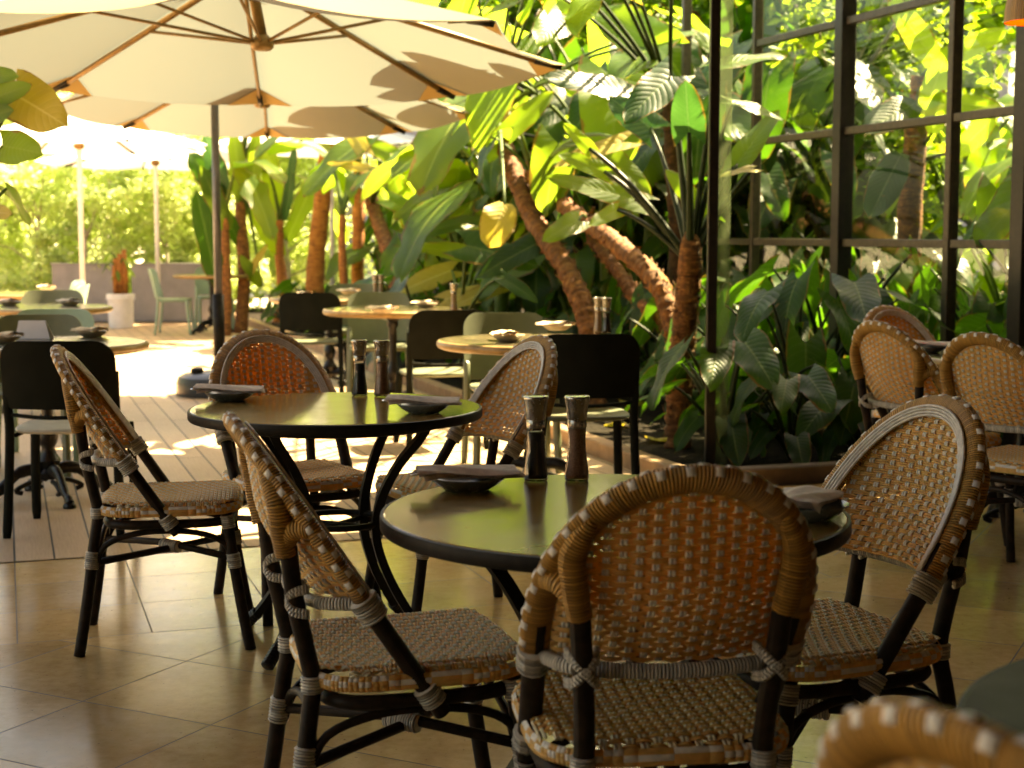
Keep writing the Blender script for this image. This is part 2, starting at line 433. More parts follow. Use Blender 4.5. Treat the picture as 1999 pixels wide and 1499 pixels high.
    M['barkpale'] = m_bark('pale_bark', (.34, .28, .22), (.55, .48, .40), 12)
    M['fibre'] = simple('dry_fibre', (.34, .20, .06), .8, 0, 30, .4)
    M['rattan'] = m_wrapped('rattan_shade', (.42, .26, .10), .010)
    k = NT('lamp_bulb'); e = k.n('ShaderNodeEmission', Strength=9.0); e.inputs[0].default_value = (1, .38, .10, 1); M['bulb'] = k.done(e.outputs[0])
    k = NT('lamp_liner'); M['liner'] = k.done(k.transl(k.pbr((.75, .22, .06), .7), (.9, .25, .05), .4))
make_materials()
# ---------------------------------------------------------------- rattan bistro chair
def hoopW(z):
    if z >= .91: return 0.0
    if z > .645: return .216 * max(0.0, 1 - ((z - .645) / .266) ** 2.12) ** (1 / 2.12)
    return .216 - .010 * (.645 - z) / .26
def hoopY(z): return -.335 + (.912 - z) * .665
def bulge(z): 
    t = max(0.0, min(1.0, (.91 - z) / .22)); return .078 * t * t * (3 - 2 * t)
def back_pt(x, z):
    W = max(hoopW(z), 1e-4); q = min(1.0, abs(x) / W)
    return V((x, hoopY(z) - bulge(z) * (1 - q ** 2), z))
def back_nrm(x, z):
    e = .004
    a = back_pt(x + e, z) - back_pt(x - e, z); b = back_pt(x, z + e) - back_pt(x, z - e)
    n = a.cross(b)
    return n.normalized() if n.length > 1e-9 else V((0, -1, -.6)).normalized()
HN = V((0, -1, -.665)).normalized()          # the hoop plane's outward normal (backwards)
def hoop_path(z0, n=30):
    """left arm at z0, over the top, to the right arm at z0"""
    pts = []
    k = 8
    for i in range(k): 
        z = z0 + (.645 - z0) * i / k; pts.append(V((-hoopW(z), hoopY(z), z)))
    for i in range(n + 1):
        th = PI * (1 - i / n); c, s_ = math.cos(th), max(0.0, math.sin(th))
        x = .216 * math.copysign(abs(c) ** (2 / 2.12), c); z = .645 + .266 * s_ ** (2 / 2.12)
        pts.append(V((x, hoopY(z), z)))
    for i in range(1, k + 1):
        z = .645 + (z0 - .645) * i / k; pts.append(V((hoopW(z), hoopY(z), z)))
    # even spacing
    return resample(pts, 56)
def resample(pts, n):
    d = [0.0]
    for a, b in zip(pts, pts[1:]): d.append(d[-1] + (b - a).length)
    out = []; j = 0
    for i in range(n + 1):
        t = d[-1] * i / n
        while j < len(d) - 2 and d[j + 1] < t: j += 1
        f = (t - d[j]) / max(1e-9, d[j + 1] - d[j]); out.append(pts[j].lerp(pts[j + 1], max(0, min(1, f))))
    return out

def strand(mb, pts, nrms, hw, ht, m, sides=6):
    """flattened strand: half width hw across, half thickness ht along the surface normal"""
    N = len(pts); rings = []; L = 0.0
    for i, p in enumerate(pts):
        t = pts[min(i + 1, N - 1)] - pts[max(i - 1, 0)]; t.normalize()
        n = nrms[i]; b = n.cross(t); b.normalize()
        if i: L += (p - pts[i - 1]).length
        rings.append([mb.vert(p + b * (hw * math.cos(2 * PI * k / sides)) + n * (ht * math.sin(2 * PI * k / sides)), (L, k / sides)) for k in range(sides)])
    for i in range(N - 1):
        for k in range(sides):
            mb.face((rings[i][k], rings[i][(k + 1) % sides], rings[i + 1][(k + 1) % sides], rings[i + 1][k]), m)

def weave(mb, fpt, fn, srange, trange, s0, s1, t0, t1, wp, fp, amp, mw=0, mf=1, seg=4, ww=.0066, fc=.272):
    """wefts run along s (tan, pitch fp), warps along t (white pairs, pitch wp)"""
    nw = int((s1 - s0) / wp); nf = int((t1 - t0) / fp)
    off = ((s1 - s0) - nw * wp) / 2
    for j in range(nf + 1):
        t = t0 + j * fp; a, b = srange(t)
        if b - a < wp: continue
        k = max(4, int((b - a) / wp * seg)); P = []; Nn = []
        for i in range(k + 1):
            s = a + (b - a) * i / k
            ph = (s - s0 - off) / wp
            n = fn(s, t); P.append(fpt(s, t) + n * (amp * math.cos(PI * (ph + j)))); Nn.append(n)
        for dd in (-1, 1):
            Q = [p + V((0, n.z, -n.y)).normalized() * (dd * fp * .25) if abs(n.z) < .8 else p + V((0, dd * fp * .25, 0)) for p, n in zip(P, Nn)]
            strand(mb, Q, Nn, fp * fc, .0022, mw, 5)
    for i in range(nw + 1):
        s = s0 + off + i * wp; a, b = trange(s)
        if b - a < fp * 2: continue
        k = max(4, int((b - a) / fp * 3))
        for dd in (-1, 1):
            P = []; Nn = []
            for q in range(k + 1):
                t = a + (b - a) * q / k
                ph = (t - t0) / fp
                n = fn(s, t); P.append(fpt(s + dd * ww * .5, t) - n * (amp * 1.0 * math.cos(PI * (ph + i)))); Nn.append(n)
            strand(mb, P, Nn, ww * .5, .0019, mf, 5)

def seat_half(y):
    """half width of the seat at depth y"""
    q = min(1.0, abs(y) / .212); return (.214 + .010 * y / .212) * (1 - q ** 4.2) ** (1 / 4.2)
def seat_pt(s, t): return V((s, t, .466 - .012 * (1 - (s / .21) ** 2) * (1 - (t / .21) ** 2) - .016 * max(0, (abs(t) - .18) / .032) ** 2 - .016 * max(0, (abs(s) - .18) / .032) ** 2))
def seat_n(s, t):
    e = .003; a = seat_pt(s + e, t) - seat_pt(s - e, t); b = seat_pt(s, t + e) - seat_pt(s, t - e); return a.cross(b).normalized()

def make_bistro_chair():
    root = thing('bistro_chair', 'x', 'chair', (0, 0, 0), 0, 'woven rattan bistro chairs around the round tables')
    W = [M['wicker'], M['cord']]
    # seat
    mb = MB()
    def sr(t): h = seat_half(t) - .004; return -h, h
    def tr(s):
        lo, hi = 0.0, .212
        for _ in range(18):
            mid = (lo + hi) / 2
            if seat_half(mid) - .004 > abs(s): lo = mid
            else: hi = mid
        return -lo, lo
    weave(mb, seat_pt, seat_n, sr, tr, -.212, .212, -.208, .208, .0225, .0128, .0036, ww=.0075)
    seat = mb.build('seat', [M['wicker'], M['seatcane']], root)
    # woven edge band: three courses of alternate tan and white strands
    ring = []
    n = 96
    for i in range(n):
        th = 2 * PI * i / n; c, s_ = math.cos(th), math.sin(th)
        ring.append((math.copysign(abs(c) ** .48, c) * .216, math.copysign(abs(s_) ** .48, s_) * .214))
    mb = MB(); rows = [(.455, .000), (.446, .006), (.435, .006), (.425, .002)]
    body = []
    for z, o in rows:
        body.append([mb.vert((x * (1 + o * 4), y * (1 + o * 4), z)) for x, y in ring])
    for j in range(3):
        for i in range(n): mb.face((body[j][i], body[j + 1][i], body[j + 1][(i + 1) % n], body[j][(i + 1) % n]), 0)
    def blk(i, j, mi, r=.0028):
        a = V((ring[i][0], ring[i][1], 0)); b = V((ring[(i + 1) % n][0], ring[(i + 1) % n][1], 0))
        z1, o1 = rows[j]; z0, o0 = rows[j + 1]
        out = V((a.y - b.y, b.x - a.x, 0)) * -1; out.normalize()
        q = []
        for (p, z, o, g) in ((a, z1, o1, .10), (b, z1, o1, .10), (b, z0, o0, .10), (a, z0, o0, .10)): q.append(V((p.x * (1 + o * 4), p.y * (1 + o * 4), z)))
        cen = (q[0] + q[1] + q[2] + q[3]) / 4
        lo = [mb.vert(v) for v in q]; hi = [mb.vert(cen + (v - cen) * .66 + out * r) for v in q]
        for k in range(4): mb.face((lo[k], hi[k], hi[(k + 1) % 4], lo[(k + 1) % 4]), mi)
        mb.face(hi[::-1], mi)
    for j in range(3):
        for i in range(n): blk(i, j, 1 if ((i // 2) + j) % 2 == 0 and j < 2 else 0)
    mb.build('edge_band', W, seat)
    # woven back panel
    mb = MB(); zb, zt = .598, .892
    def inner(z): return max(0.0, hoopW(z) - .024)
    def sr2(z): h = inner(z); return -h, h
    def tr2(x):
        lo, hi = .645, .91
        if inner(.645) <= abs(x): return zb, zb
        for _ in range(18):
            mid = (lo + hi) / 2
            if inner(mid) > abs(x): lo = mid
            else: hi = mid
        return zb, min(zt, lo)
    weave(mb, back_pt, back_nrm, sr2, tr2, -.202, .202, zb, zt, .0248, .0100, .0027, ww=.0060, fc=.285)
    back = mb.build('backrest', [M['wicker'], M['weavewhite']], root)
    # wound rim over the hoop, white squares along its outer edge
    full = hoop_path(.385); mb = MB()
    rimp = [p for p in full if p.z >= .60]
    mb.tube(rimp, .0255, 16, 0, True, HN, .66)
    N = len(rimp); rs = resample(rimp, 47)
    for i in range(1, 47):
        t = (rs[i + 1] - rs[i - 1]).normalized(); a = HN.cross(t).normalized()
        if a.dot(rs[i] - V((0, hoopY(.69), .69))) < 0: a = -a
        for k, ang in enumerate((-.50, .50)):
            if (i + k) % 2: continue
            cs, sn = math.cos(ang), math.sin(ang)
            o = a * (cs * .0256) + HN * (sn * .0256 * .66); nn = (a * cs + HN * (sn / .66)).normalized(); b = nn.cross(t).normalized()
            c = rs[i] + o
            lo = [mb.vert(c + t * (sx * .0078) + b * (sy * .0072) - nn * .002) for sx, sy in ((-1, -1), (1, -1), (1, 1), (-1, 1))]
            hi = [mb.vert(c + t * (sx * .0062) + b * (sy * .0055) + nn * .0012) for sx, sy in ((-1, -1), (1, -1), (1, 1), (-1, 1))]
            for q in range(4): mb.face((lo[q], lo[(q + 1) % 4], hi[(q + 1) % 4], hi[q]), 1)
            mb.face(hi, 1)
    mb.build('rim', [M['rim'], M['cord']], back)
    mb = MB()
    for k in range(4):
        pts = []
        for p in rimp:
            c = V((0, hoopY(.69), .69)); t = None
            pts.append(p)
        off = []
        for i, p in enumerate(pts):
            t = (pts[min(i + 1, N - 1)] - pts[max(i - 1, 0)]).normalized(); a = HN.cross(t).normalized()
            if a.dot(p - V((0, hoopY(.69), .69))) < 0: a = -a
            off.append(p - a * (.012 + .0060 * k) - HN * (.0200 - .0030 * k))
        mb.tube(off, .0033, 6, 0)
    mb.build('cord_trim', [M['cord']], back)
    # dark hoop arms running down and forward past the seat
    for sx in (-1, 1):
        mb = MB(); arm_p = [V((sx * (hoopW(z) - .002), hoopY(z), z)) for z in [.66 - .29 * i / 10 for i in range(11)]]
        mb.tube(arm_p, .0205, 12, 0, True, HN, .85); arm = mb.build('back_frame', [M['bamboo']], root)
        for za, zb_, rr, tn in ((.605, .565, .0285, 6), (.425, .392, .0255, 5)):
            wb = MB(); wb.wrap(V((sx * hoopW(za), hoopY(za), za)), V((sx * hoopW(zb_), hoopY(zb_), zb_)), rr, tn, 12); wb.build('binding', [M['bind']], arm)
    # rear legs
    for sx in (-1, 1):
        path = smooth_path([(sx * .163, -.258, .70), (sx * .155, -.246, .60), (sx * .148, -.225, .50), (sx * .148, -.214, .43), (sx * .160, -.226, .34), (sx * .176, -.248, .17), (sx * .192, -.275, 0)], 4)
        mb = MB(); mb.tube(path, .0172, 12); lg = mb.build('leg', [M['bamboo']], root)
        for w0, w1, tn in (((sx * .1485, -.215, .447), (sx * .1485, -.215, .415), 5), ((sx * .1625, -.230, .315), (sx * .167, -.236, .262), 7)):
            wb = MB(); wb.wrap(w0, w1, .0215, tn); wb.build('binding', [M['bind']], lg)
        br = MB()
        br.tube(smooth_path([(sx * .150, hoopY(.86) + .0, .845), (sx * .176, hoopY(.80) - .018, .79), (sx * .172, hoopY(.74) - .050, .735), (sx * .163, -.262, .685)], 5), [.010, .013, .016, .019, .021] + [.0225] * 7 + [.021] * 4, 10, 0)
        br.tube(smooth_path([(sx * .208, hoopY(.74) - .004, .74), (sx * .190, hoopY(.735) - .032, .735), (sx * .168, -.262, .71)], 4), .019, 10, 0)
        br.build('branch_winding', [M['rim']], lg)
    for sx in (-1, 1):
        path = smooth_path([(sx * .178, .172, .425), (sx * .184, .190, .28), (sx * .192, .215, .12), (sx * .198, .238, 0)], 4)
        mb = MB(); mb.tube(path, .0172, 12); lg = mb.build('leg', [M['bamboo']], root)
        for w0, w1 in (((sx * .178, .172, .418), (sx * .180, .178, .378)), ((sx * .184, .189, .30), (sx * .1855, .194, .255))):
            wb = MB(); wb.wrap(w0, w1, .0219, 6); wb.build('binding', [M['bind']], lg)
    # seat ring
    mb = MB(); rp = [V((x * .91, y * .90, .398)) for x, y in ring[::4]]
    mb.tube(rp, .0145, 10, closed=True); mb.build('seat_frame', [M['bamboo']], root)
    # arched braces and crossed stretchers
    for sx in (-1, 1):
        mb = MB(); mb.tube(smooth_path([(sx * .164, -.225, .27), (sx * .168, -.19, .335), (sx * .174, -.10, .368), (sx * .178, .0, .374), (sx * .180, .10, .362), (sx * .182, .165, .33), (sx * .184, .187, .27)], 4), .0095, 8); mb.build('brace', [M['bamboo']], root)
    for y in (-.222, .184):
        mb = MB(); mb.tube(smooth_path([(-.165, y, .27), (-.13, y * .96, .33), (0, y * .93, .362), (.13, y * .96, .33), (.165, y, .27)], 4), .0095, 8); mb.build('brace', [M['bamboo']], root)
    for sx, dz in ((-1, .006), (1, -.006)):
        mb = MB(); mb.tube([(sx * .165, -.232, .285 + dz), (sx * .02, -.02, .293 + dz), (-sx * .184, .190, .285)], .0115, 8); st = mb.build('stretcher', [M['bamboo']], root)
    wb = MB(); wb.wrap((-.028, -.034, .293), (.028, .020, .293), .0205, 6); wb.build('binding', [M['bind']], st)
    # white-wound bar under the back panel, bowed backwards
    mb = MB(); bar = smooth_path([(-.207, hoopY(.592), .592), (-.17, -.195, .59), (-.09, -.222, .587), (0, -.232, .586), (.09, -.222, .587), (.17, -.195, .59), (.207, hoopY(.592), .592)], 6)
    mb.tube(bar, .0128, 10)
    bb = mb.build('lumbar_bar', [M['bind']], root)
    for sx in (-1, 1):
        mb = MB(); c = V((sx * .153, -.236, .592))
        for a, b in (((-.022, 0, .022), (.022, 0, -.022)), ((-.022, 0, -.022), (.022, 0, .022))):
            for dz in (0, .008):
                mb.tube(smooth_path([c + V(a) * 1.1 + V((0, .014, dz)), c + V(a) * .8 + V((0, -.016, dz)), c + V((0, -.023, dz)), c + V(b) * .8 + V((0, -.016, dz)), c + V(b) * 1.1 + V((0, .014, dz))], 3), .0055, 6)
        mb.build('lashing', [M['bind']], bb)
    return root

# ---------------------------------------------------------------- bistro table
def make_bistro_table(name='bistro_table'):
    root = thing(name, 'x', 'table', (0, 0, 0), 0, 'round dark stone bistro tables')
    mb = MB(); mb.lathe([(.0, .716), (.438, .716), (.4445, .718), (.4455, .740), (.443, .7415), (.0, .7415)], 96, 0, cap=False)
    top = mb.build('tabletop', [M['stone']], root, angle=12)
    mb = MB(); mb.lathe([(.446, .7405), (.4515, .7395), (.453, .735), (.453, .716), (.450, .712), (.440, .711), (.440, .7155), (.4462, .7175), (.446, .7405)], 96, 0, cap=False); mb.build('edge_band', [M['iron']], top, angle=40)
    for k in range(4):
        a = PI / 4 + k * PI / 2; c, s_ = math.cos(a), math.sin(a)
        prof = [(.335, .712), (.30, .66), (.225, .575), (.168, .48), (.142, .39), (.150, .31), (.196, .21), (.268, .11), (.335, .035), (.362, .012)]
        mb = MB(); mb.tube(smooth_path([(r * c, r * s_, z) for r, z in prof], 4), .0175, 4, 0, True, (-s_, c, 0), 1.15)
        lg = mb.build('leg', [M['iron']], root, angle=50)
        fm = MB(); fm.wrap((.315 * c, .315 * s_, .055), (.372 * c, .372 * s_, .012), .021, 6, 10); fm.build('foot', [M['castiron']], lg)
    mb = MB()
    mb.tube([V((.142 * math.cos(2 * PI * i / 32), .142 * math.sin(2 * PI * i / 32), .385)) for i in range(32)], .010, 8, closed=True)
    for a in (PI / 4, -PI / 4): mb.tube([(-.142 * math.cos(a), -.142 * math.sin(a), .372), (.142 * math.cos(a), .142 * math.sin(a), .372)], .009, 8)
    mb.build('ring_brace', [M['iron']], root)
    mb = MB()
    mb.tube([V((.335 * math.cos(2 * PI * i / 48), .335 * math.sin(2 * PI * i / 48), .700)) for i in range(48)], .013, 8, closed=True)
    mb.build('under_ring', [M['iron']], root)
    return root

def make_mill(fill):
    root = thing('pepper_mill' if fill == 'pepper' else 'salt_mill', 'x', 'mill', (0, 0, 0), 0)
    h = [(.0, .002), (.0255, .002), (.0268, .006), (.0262, .018), (.0225, .045), (.0195, .072), (.0188, .095), (.0198, .112), (.0205, .118)]
    mb = MB(); mb.lathe(h, 28, cap=False); mb.build('glass_body', [M['clear']], root)
    top = {'pepper': .107, 'salt': .114, 'saltpale': .114}[fill]
    mb = MB(); mb.lathe([(.0, .007)] + [(r - .0022, max(z, .007)) for r, z in h[1:] if z < top] + [(.0178, top), (.0, top)], 24, cap=False); mb.build('filling', [M[fill]], root)
    mb = MB(); mb.lathe([(.0, .1165), (.0208, .1165), (.0212, .120), (.0212, .132), (.0205, .1335), (.0205, .1345), (.0215, .136), (.0232, .155), (.0258, .172), (.0268, .176), (.0275, .179), (.0278, .183), (.0265, .1855), (.0215, .186), (.0205, .1848), (.0, .1845)], 32, cap=False)
    mb.build('cap', [M['steel']], root, angle=40)
    return root

def make_setting():
    """plate with a folded napkin rolled round the cutlery: two things, plate first"""
    mb = MB(); mb.lathe([(.0, .004), (.040, .004), (.045, .001), (.050, .004), (.066, .014), (.079, .025), (.0815, .029), (.0805, .0305), (.077, .0285), (.062, .017), (.048, .0105), (.0, .009)], 48, cap=False)
    plate = mb.build('plate', [M['plate']], None, angle=60)
    root = thing('napkin', 'x', 'napkin', (0, 0, 0))
    mb = MB(); nx, nl = 18, 12
    def cloth(i, j, top, lay):
        s = -0.108 + .216 * i; w = .046 + .012 * i - .006 * math.sin(i * 5)
        t = (j - .5) * 2
        z = .033 + .0065 * lay + (.0115 * (1 - abs(t) ** 2.6)) * (1 - .35 * i) + .0035 * math.sin(i * 4.1 + lay) + .002 * math.sin(t * 6 + i * 7)
        skew = .020 * (i - .2) * (1 if lay == 0 else .6) 
        return V((s + .006 * t * (1 if lay else -1), t * w * (1 - .05 * lay) + skew, z if top else z - .0035)), (i, j)
    for lay in (0, 1):
        for tp in (True, False):
            ids = []
            for a in range(nx + 1):
                ids.append([])
                for b in range(nl + 1):
                    p, q = cloth(a / nx, b / nl, tp, lay); ids[-1].append(mb.vert(p, q))
            for a in range(nx):
                for b in range(nl):
                    f = (ids[a][b], ids[a + 1][b], ids[a + 1][b + 1], ids[a][b + 1]); mb.face(f if tp else f[::-1])
    mb.build('cloth', [M['napkin']], root)
    mb = MB()
    for y, r in ((-.012, .0032), (.008, .0040)):
        mb.tube([(-.124, y, .0385), (-.11, y, .0395), (.02, y, .041)], [r * .9, r, r * .8], 8, 0, True, (0, 0, 1), .6)
    mb.build('cutlery', [M['cutlery']], root)
    return plate, root

# ---------------------------------------------------------------- moulded plastic chair
def make_plastic_chair(mat, mat_seat, full=False):
    root = thing('plastic_chair', 'x', 'chair', (0, 0, 0), 0)
    zb, zt, hw, cr = (.47 if full else .545), .835, .235, .085
    def half(z):
        if z > zt - cr: return hw - cr + cr * math.sqrt(max(0, 1 - ((z - (zt - cr)) / cr) ** 2))
        if not full and z < zb + .04: return hw - .03 * ((zb + .04 - z) / .04) ** 2
        return hw
    def bp(i, j, side):
        z = zb + (zt - zb) * j; w = half(z); x = (2 * i - 1) * w
        y = -.20 - .085 * (z - .45) / .38 - .058 * (1 - (x / hw) ** 2) + .02
        return V((x, y + (.006 if side else -.006), z)), (i, j)
    mb = MB()
    fr, bk = [], []
    nu, nv = 20, 14
    zz = lambda j: 1 - (1 - j / nv) ** 1.6
    for side, store in ((1, fr), (0, bk)):
        for i in range(nu + 1): store.append([mb.vert(*bp(i / nu, zz(j), side)) for j in range(nv + 1)])
    for i in range(nu):
        for j in range(nv):
            mb.face((fr[i][j], fr[i + 1][j], fr[i + 1][j + 1], fr[i][j + 1])); mb.face((bk[i][j], bk[i][j + 1], bk[i + 1][j + 1], bk[i + 1][j]))
        mb.face((fr[i][0], bk[i][0], bk[i + 1][0], fr[i + 1][0])); mb.face((fr[i][nv], fr[i + 1][nv], bk[i + 1][nv], bk[i][nv]))
    for j in range(nv):
        mb.face((fr[0][j], fr[0][j + 1], bk[0][j + 1], bk[0][j])); mb.face((fr[nu][j], bk[nu][j], bk[nu][j + 1], fr[nu][j + 1]))
    mb.build('backrest', [mat], root, angle=50)
    mb = MB()
    ol = []
    for i in range(40):
        th = 2 * PI * i / 40; c, s_ = math.cos(th), math.sin(th)
        ol.append((math.copysign(abs(c) ** .55, c) * .225, math.copysign(abs(s_) ** .55, s_) * .215))
    lv = [(.85, .432), (.97, .436), (1.0, .446), (.985, .455), (.93, .4575), (.6, .452)]
    rg = [[mb.vert((x * k, y * k, z)) for x, y in ol] for k, z in lv]
    for j in range(5):
        for i in range(40): mb.face((rg[j][i], rg[j][(i + 1) % 40], rg[j + 1][(i + 1) % 40], rg[j + 1][i]))
    mb.face(rg[0][::-1]); mb.face(rg[-1])
    mb.build('seat', [mat_seat], root, angle=50)
    for sx in (-1, 1):
        mb = MB(); mb.tube(smooth_path([(sx * .222, -.215, .70 if not full else .56), (sx * .222, -.205, .55), (sx * .222, -.19, .44), (sx * .228, -.205, .22), (sx * .235, -.235, 0)], 4), [.016] * 16 + [.013], 8, 0, True, (1, 0, 0), 1.25)
        mb.build('leg', [mat], root)
        mb = MB(); mb.tube(smooth_path([(sx * .205, .165, .44), (sx * .215, .185, .22), (sx * .222, .21, 0)], 4), [.017] * 8 + [.013], 8, 0, True, (1, 0, 0), 1.25)
        mb.build('leg', [mat], root)
    if not full:
        mb = MB(); mb.tube(smooth_path([(-.222, -.20, .52), (-.1, -.245, .512), (0, -.255, .51), (.1, -.245, .512), (.222, -.20, .52)], 5), .0085, 8); mb.build('rail', [mat], root)
    mb = MB(); mb.tube([(-.20, -.17, .428), (-.2, .15, .428), (.2, .15, .428), (.2, -.17, .428)], .010, 8); mb.build('seat_frame', [mat], root)
    return root

# ---------------------------------------------------------------- cafe table on a cast pedestal
def make_pedestal_table():
    root = thing('pedestal_table', 'x', 'table', (0, 0, 0), 0, 'round pedestal tables on the deck')
    mb = MB(); mb.lathe([(.0, .757), (.462, .757), (.467, .7565)], 72, 0, cap=False)
    top = mb.build('tabletop', [M['tabletop2']], root, angle=3)
    mb = MB(); mb.lathe([(.44, .712), (.462, .715), (.477, .722), (.484, .734), (.482, .747), (.475, .755), (.467, .7568)], 72, 0, cap=False)
    mb.lathe([(.0, .711), (.44, .711)], 72, 0, cap=False)
    mb.build('edge', [M['tablerim']], top)
    mb = MB(); mb.lathe([(.0, .10), (.045, .10), (.055, .13), (.040, .15), (.048, .17), (.060, .19), (.040, .22), (.030, .25), (.042, .275), (.050, .30), (.046, .335), (.030, .36), (.026, .40), (.030, .56), (.026, .62), (.040, .64), (.035, .67), (.10, .695), (.16, .705), (.16, .712), (.0, .712)], 20, cap=False)
    mb.build('column', [M['castiron']], root, angle=50)
    for k in range(4):
        a = k * PI / 2 + .6; c, s_ = math.cos(a), math.sin(a)
        pr = [(.03, .135), (.09, .150), (.15, .135), (.20, .095), (.245, .055), (.285, .038), (.30, .022)]
        mb = MB(); mb.tube(smooth_path([(r * c, r * s_, z) for r, z in pr], 4), [.030] * 8 + [.026] * 8 + [.022] * 4 + [.028] * 5, 10, 0, True, (-s_, c, 0), .75)
        mb.tube(smooth_path([(.05 * c, .05 * s_, .09), (.10 * c, .10 * s_, .085), (.16 * c, .16 * s_, .055), (.13 * c, .13 * s_, .04)], 4), .012, 8)
        mb.lathe([(.0, 0), (.030, 0), (.032, .012), (.022, .026), (.0, .03)], 12, 0, (.298 * c, .298 * s_, 0), cap=False)
        mb.build('foot', [M['castiron']], root)
    return root

# ---------------------------------------------------------------- parasols
def make_parasol(name, label, loc, R, ph, z_edge, rise, pole_xy=None, hub_drop=.0, fab='canopy', tilt=(0, 0), rib='rib', pole='polegrey', pocket=True, group='square-ribbed cream parasols', base=True, n=8, strut=True, hub_off=(0, 0)):
    root = thing(name, label, 'parasol', (loc[0], loc[1], 0), 0, group)
    def edge(k, r=R, dz=0.0):
        a = PI / 2 - (ph + k * 2 * PI / n)      # angle measured from +Y clockwise
        x, y = r * math.cos(a), r * math.sin(a)
        z = z_edge + rise * (1 - r / R) + tilt[0] * x + tilt[1] * y + dz
        return V((x, y, z))
    mb = MB(); apex = V((0, 0, z_edge + rise))
    for k in range(n):
        a, b = edge(k), edge(k + 1); K = 8
        rows = []
        for i in range(K + 1):
            t = i / K; row = []
            for j in range(K + 1):
                q = j / K
                p = apex.lerp(a, t).lerp(apex.lerp(b, t), q)
                sagw = 4 * q * (1 - q)
                p.z -= .045 * sagw * t                     # cloth hangs between the ribs
                d = -V((p.x, p.y, 0)) * (.035 * sagw * t * t)
                p += d
                row.append(mb.vert(p, (t, q)))
            rows.append(row)
        for i in range(K):
            for j in range(K): mb.face((rows[i][j], rows[i + 1][j], rows[i + 1][j + 1], rows[i][j + 1]))
        # hem
    can = mb.build('canopy', [M[fab]], root)
    if pocket:
        for k in range(n):
            mb = MB(); a = edge(k, R * .995, -.006); u1 = a.lerp(edge(k + 1, R, -.006), .17); u2 = a.lerp(edge(k - 1, R, -.006), .17); c = edge(k, R * .86, -.010)
            for u_ in (u1, u2): u_ -= V((u_.x, u_.y, 0)).normalized() * .035 ; 
            u1.z -= .028; u2.z -= .028
            lo = [mb.vert(p) for p in (a, u1, c, u2)]
            mb.face((lo[0], lo[1], lo[2])); mb.face((lo[0], lo[2], lo[3])); mb.build('corner_pocket', [M['pocket']], can, smooth=False)
    hub = V((hub_off[0], hub_off[1], z_edge + rise - .42 - hub_drop))
    for k in range(n):
        mb = MB(); p0 = edge(k, .05, -.035); p1 = edge(k, R * .965, -.024)
        mb.tube([p0, p1], .0125, 6, 0, True, (0, 0, 1), 1.5)
        rb = mb.build('rib', [M[rib]], root)
        mb = MB(); q = edge(k, R * .45, -.04)
        if strut:
            mb.tube([hub + (q - hub).normalized() * .05, q], .0095, 6); mb.build('strut', [M[rib]], rb)
        mb = MB(); mb.tube([edge(k, R * .90, -.028), edge(k, R * .985, -.018)], .017, 6, 0, True, (0, 0, 1), 1.2); mb.build('end_cap', [M['iron']], rb)
    mb = MB(); mb.lathe([(.0, hub.z - .035), (.045, hub.z - .033), (.062, hub.z - .015), (.064, hub.z + .012), (.05, hub.z + .03), (.03, hub.z + .05), (.0, hub.z + .05)], 20, 0, (hub.x, hub.y, 0), cap=False)
    mb.build('hub', [M[rib]], root, angle=50)
    if pole_xy is None:
        mb = MB(); mb.tube([(0, 0, .0), (0, 0, z_edge + rise + .06)], .030, 12); mb.build('pole', [M[pole]], root)
    else:
        px, py = pole_xy[0] - loc[0], pole_xy[1] - loc[1]
        mb = MB(); mb.tube([(hub.x, hub.y, hub.z + .03), (0, 0, z_edge + rise + .16)], .030, 12); mb.build('mast', [M[rib]], root)
        mb = MB(); mb.tube([(px, py, .05), (px, py, z_edge + rise + .42)], .031, 14); mb.build('pole', [M[pole]], root)
        mb = MB(); mb.tube(smooth_path([(px, py, z_edge + rise + .36), (px * .5, py * .5, z_edge + rise + .34), (0, 0, z_edge + rise + .12)], 5), .028, 10); mb.build('arm', [M[pole]], root)
        if base:
            mb = MB(); a8 = [PI / 16 + k * PI / 8 for k in range(16)]
            lv = [(.34, 0), (.345, .02), (.34, .11), (.325, .15), (.28, .175), (.10, .195)]
            rg = [[mb.vert((px + r * math.cos(a), py + r * math.sin(a), z)) for a in a8] for r, z in lv]
            for j in range(5):
                for i in range(16): mb.face((rg[j][i], rg[j][(i + 1) % 16], rg[j + 1][(i + 1) % 16], rg[j + 1][i]))
            mb.face(rg[-1])
            bs = mb.build('base', [M['basecover']], root, angle=40)
            mb = MB(); mb.lathe([(.0, .17), (.05, .17), (.05, .215), (.03, .225), (.0, .225)], 12, 0, (px - .16, py - .1, 0), cap=False); mb.build('filler_cap', [M['iron']], bs)
            mb = MB(); mb.tube([(px, py, .22), (px, py, .80)], .046, 12); mb.build('sleeve', [M['iron']], bs)
    return root
# ---------------------------------------------------------------- setting
def poly(name, pts, z, m, label=None):
    mb = MB(); ids = [mb.vert((p[0], p[1], z)) for p in pts]; mb.face(ids)
    return tag(mb.build(name, [m], smooth=False), kind='structure')
UB = 6.12; VK = 3.18; UK = 6.79
poly('ground', [(-150, -150), (150, -150), (150, 200), (-150, 200)], -.03, M['ground'])
poly('tile_floor', [uv(-9, -14), uv(-9, 9), uv(UK + .06, 9), uv(UK + .06, VK), uv(UB, VK), uv(UB, -14)], 0.0, M['tile'])
poly('deck', [uv(UB, -14), uv(UB, VK), uv(24, VK), uv(24, -14)], 0.004, M['deck'])
poly('planting_bed', [uv(UK, VK), uv(UK, 45), uv(60, 45), uv(60, 6), uv(26, 6), uv(26, VK)], .012, M['soil'])
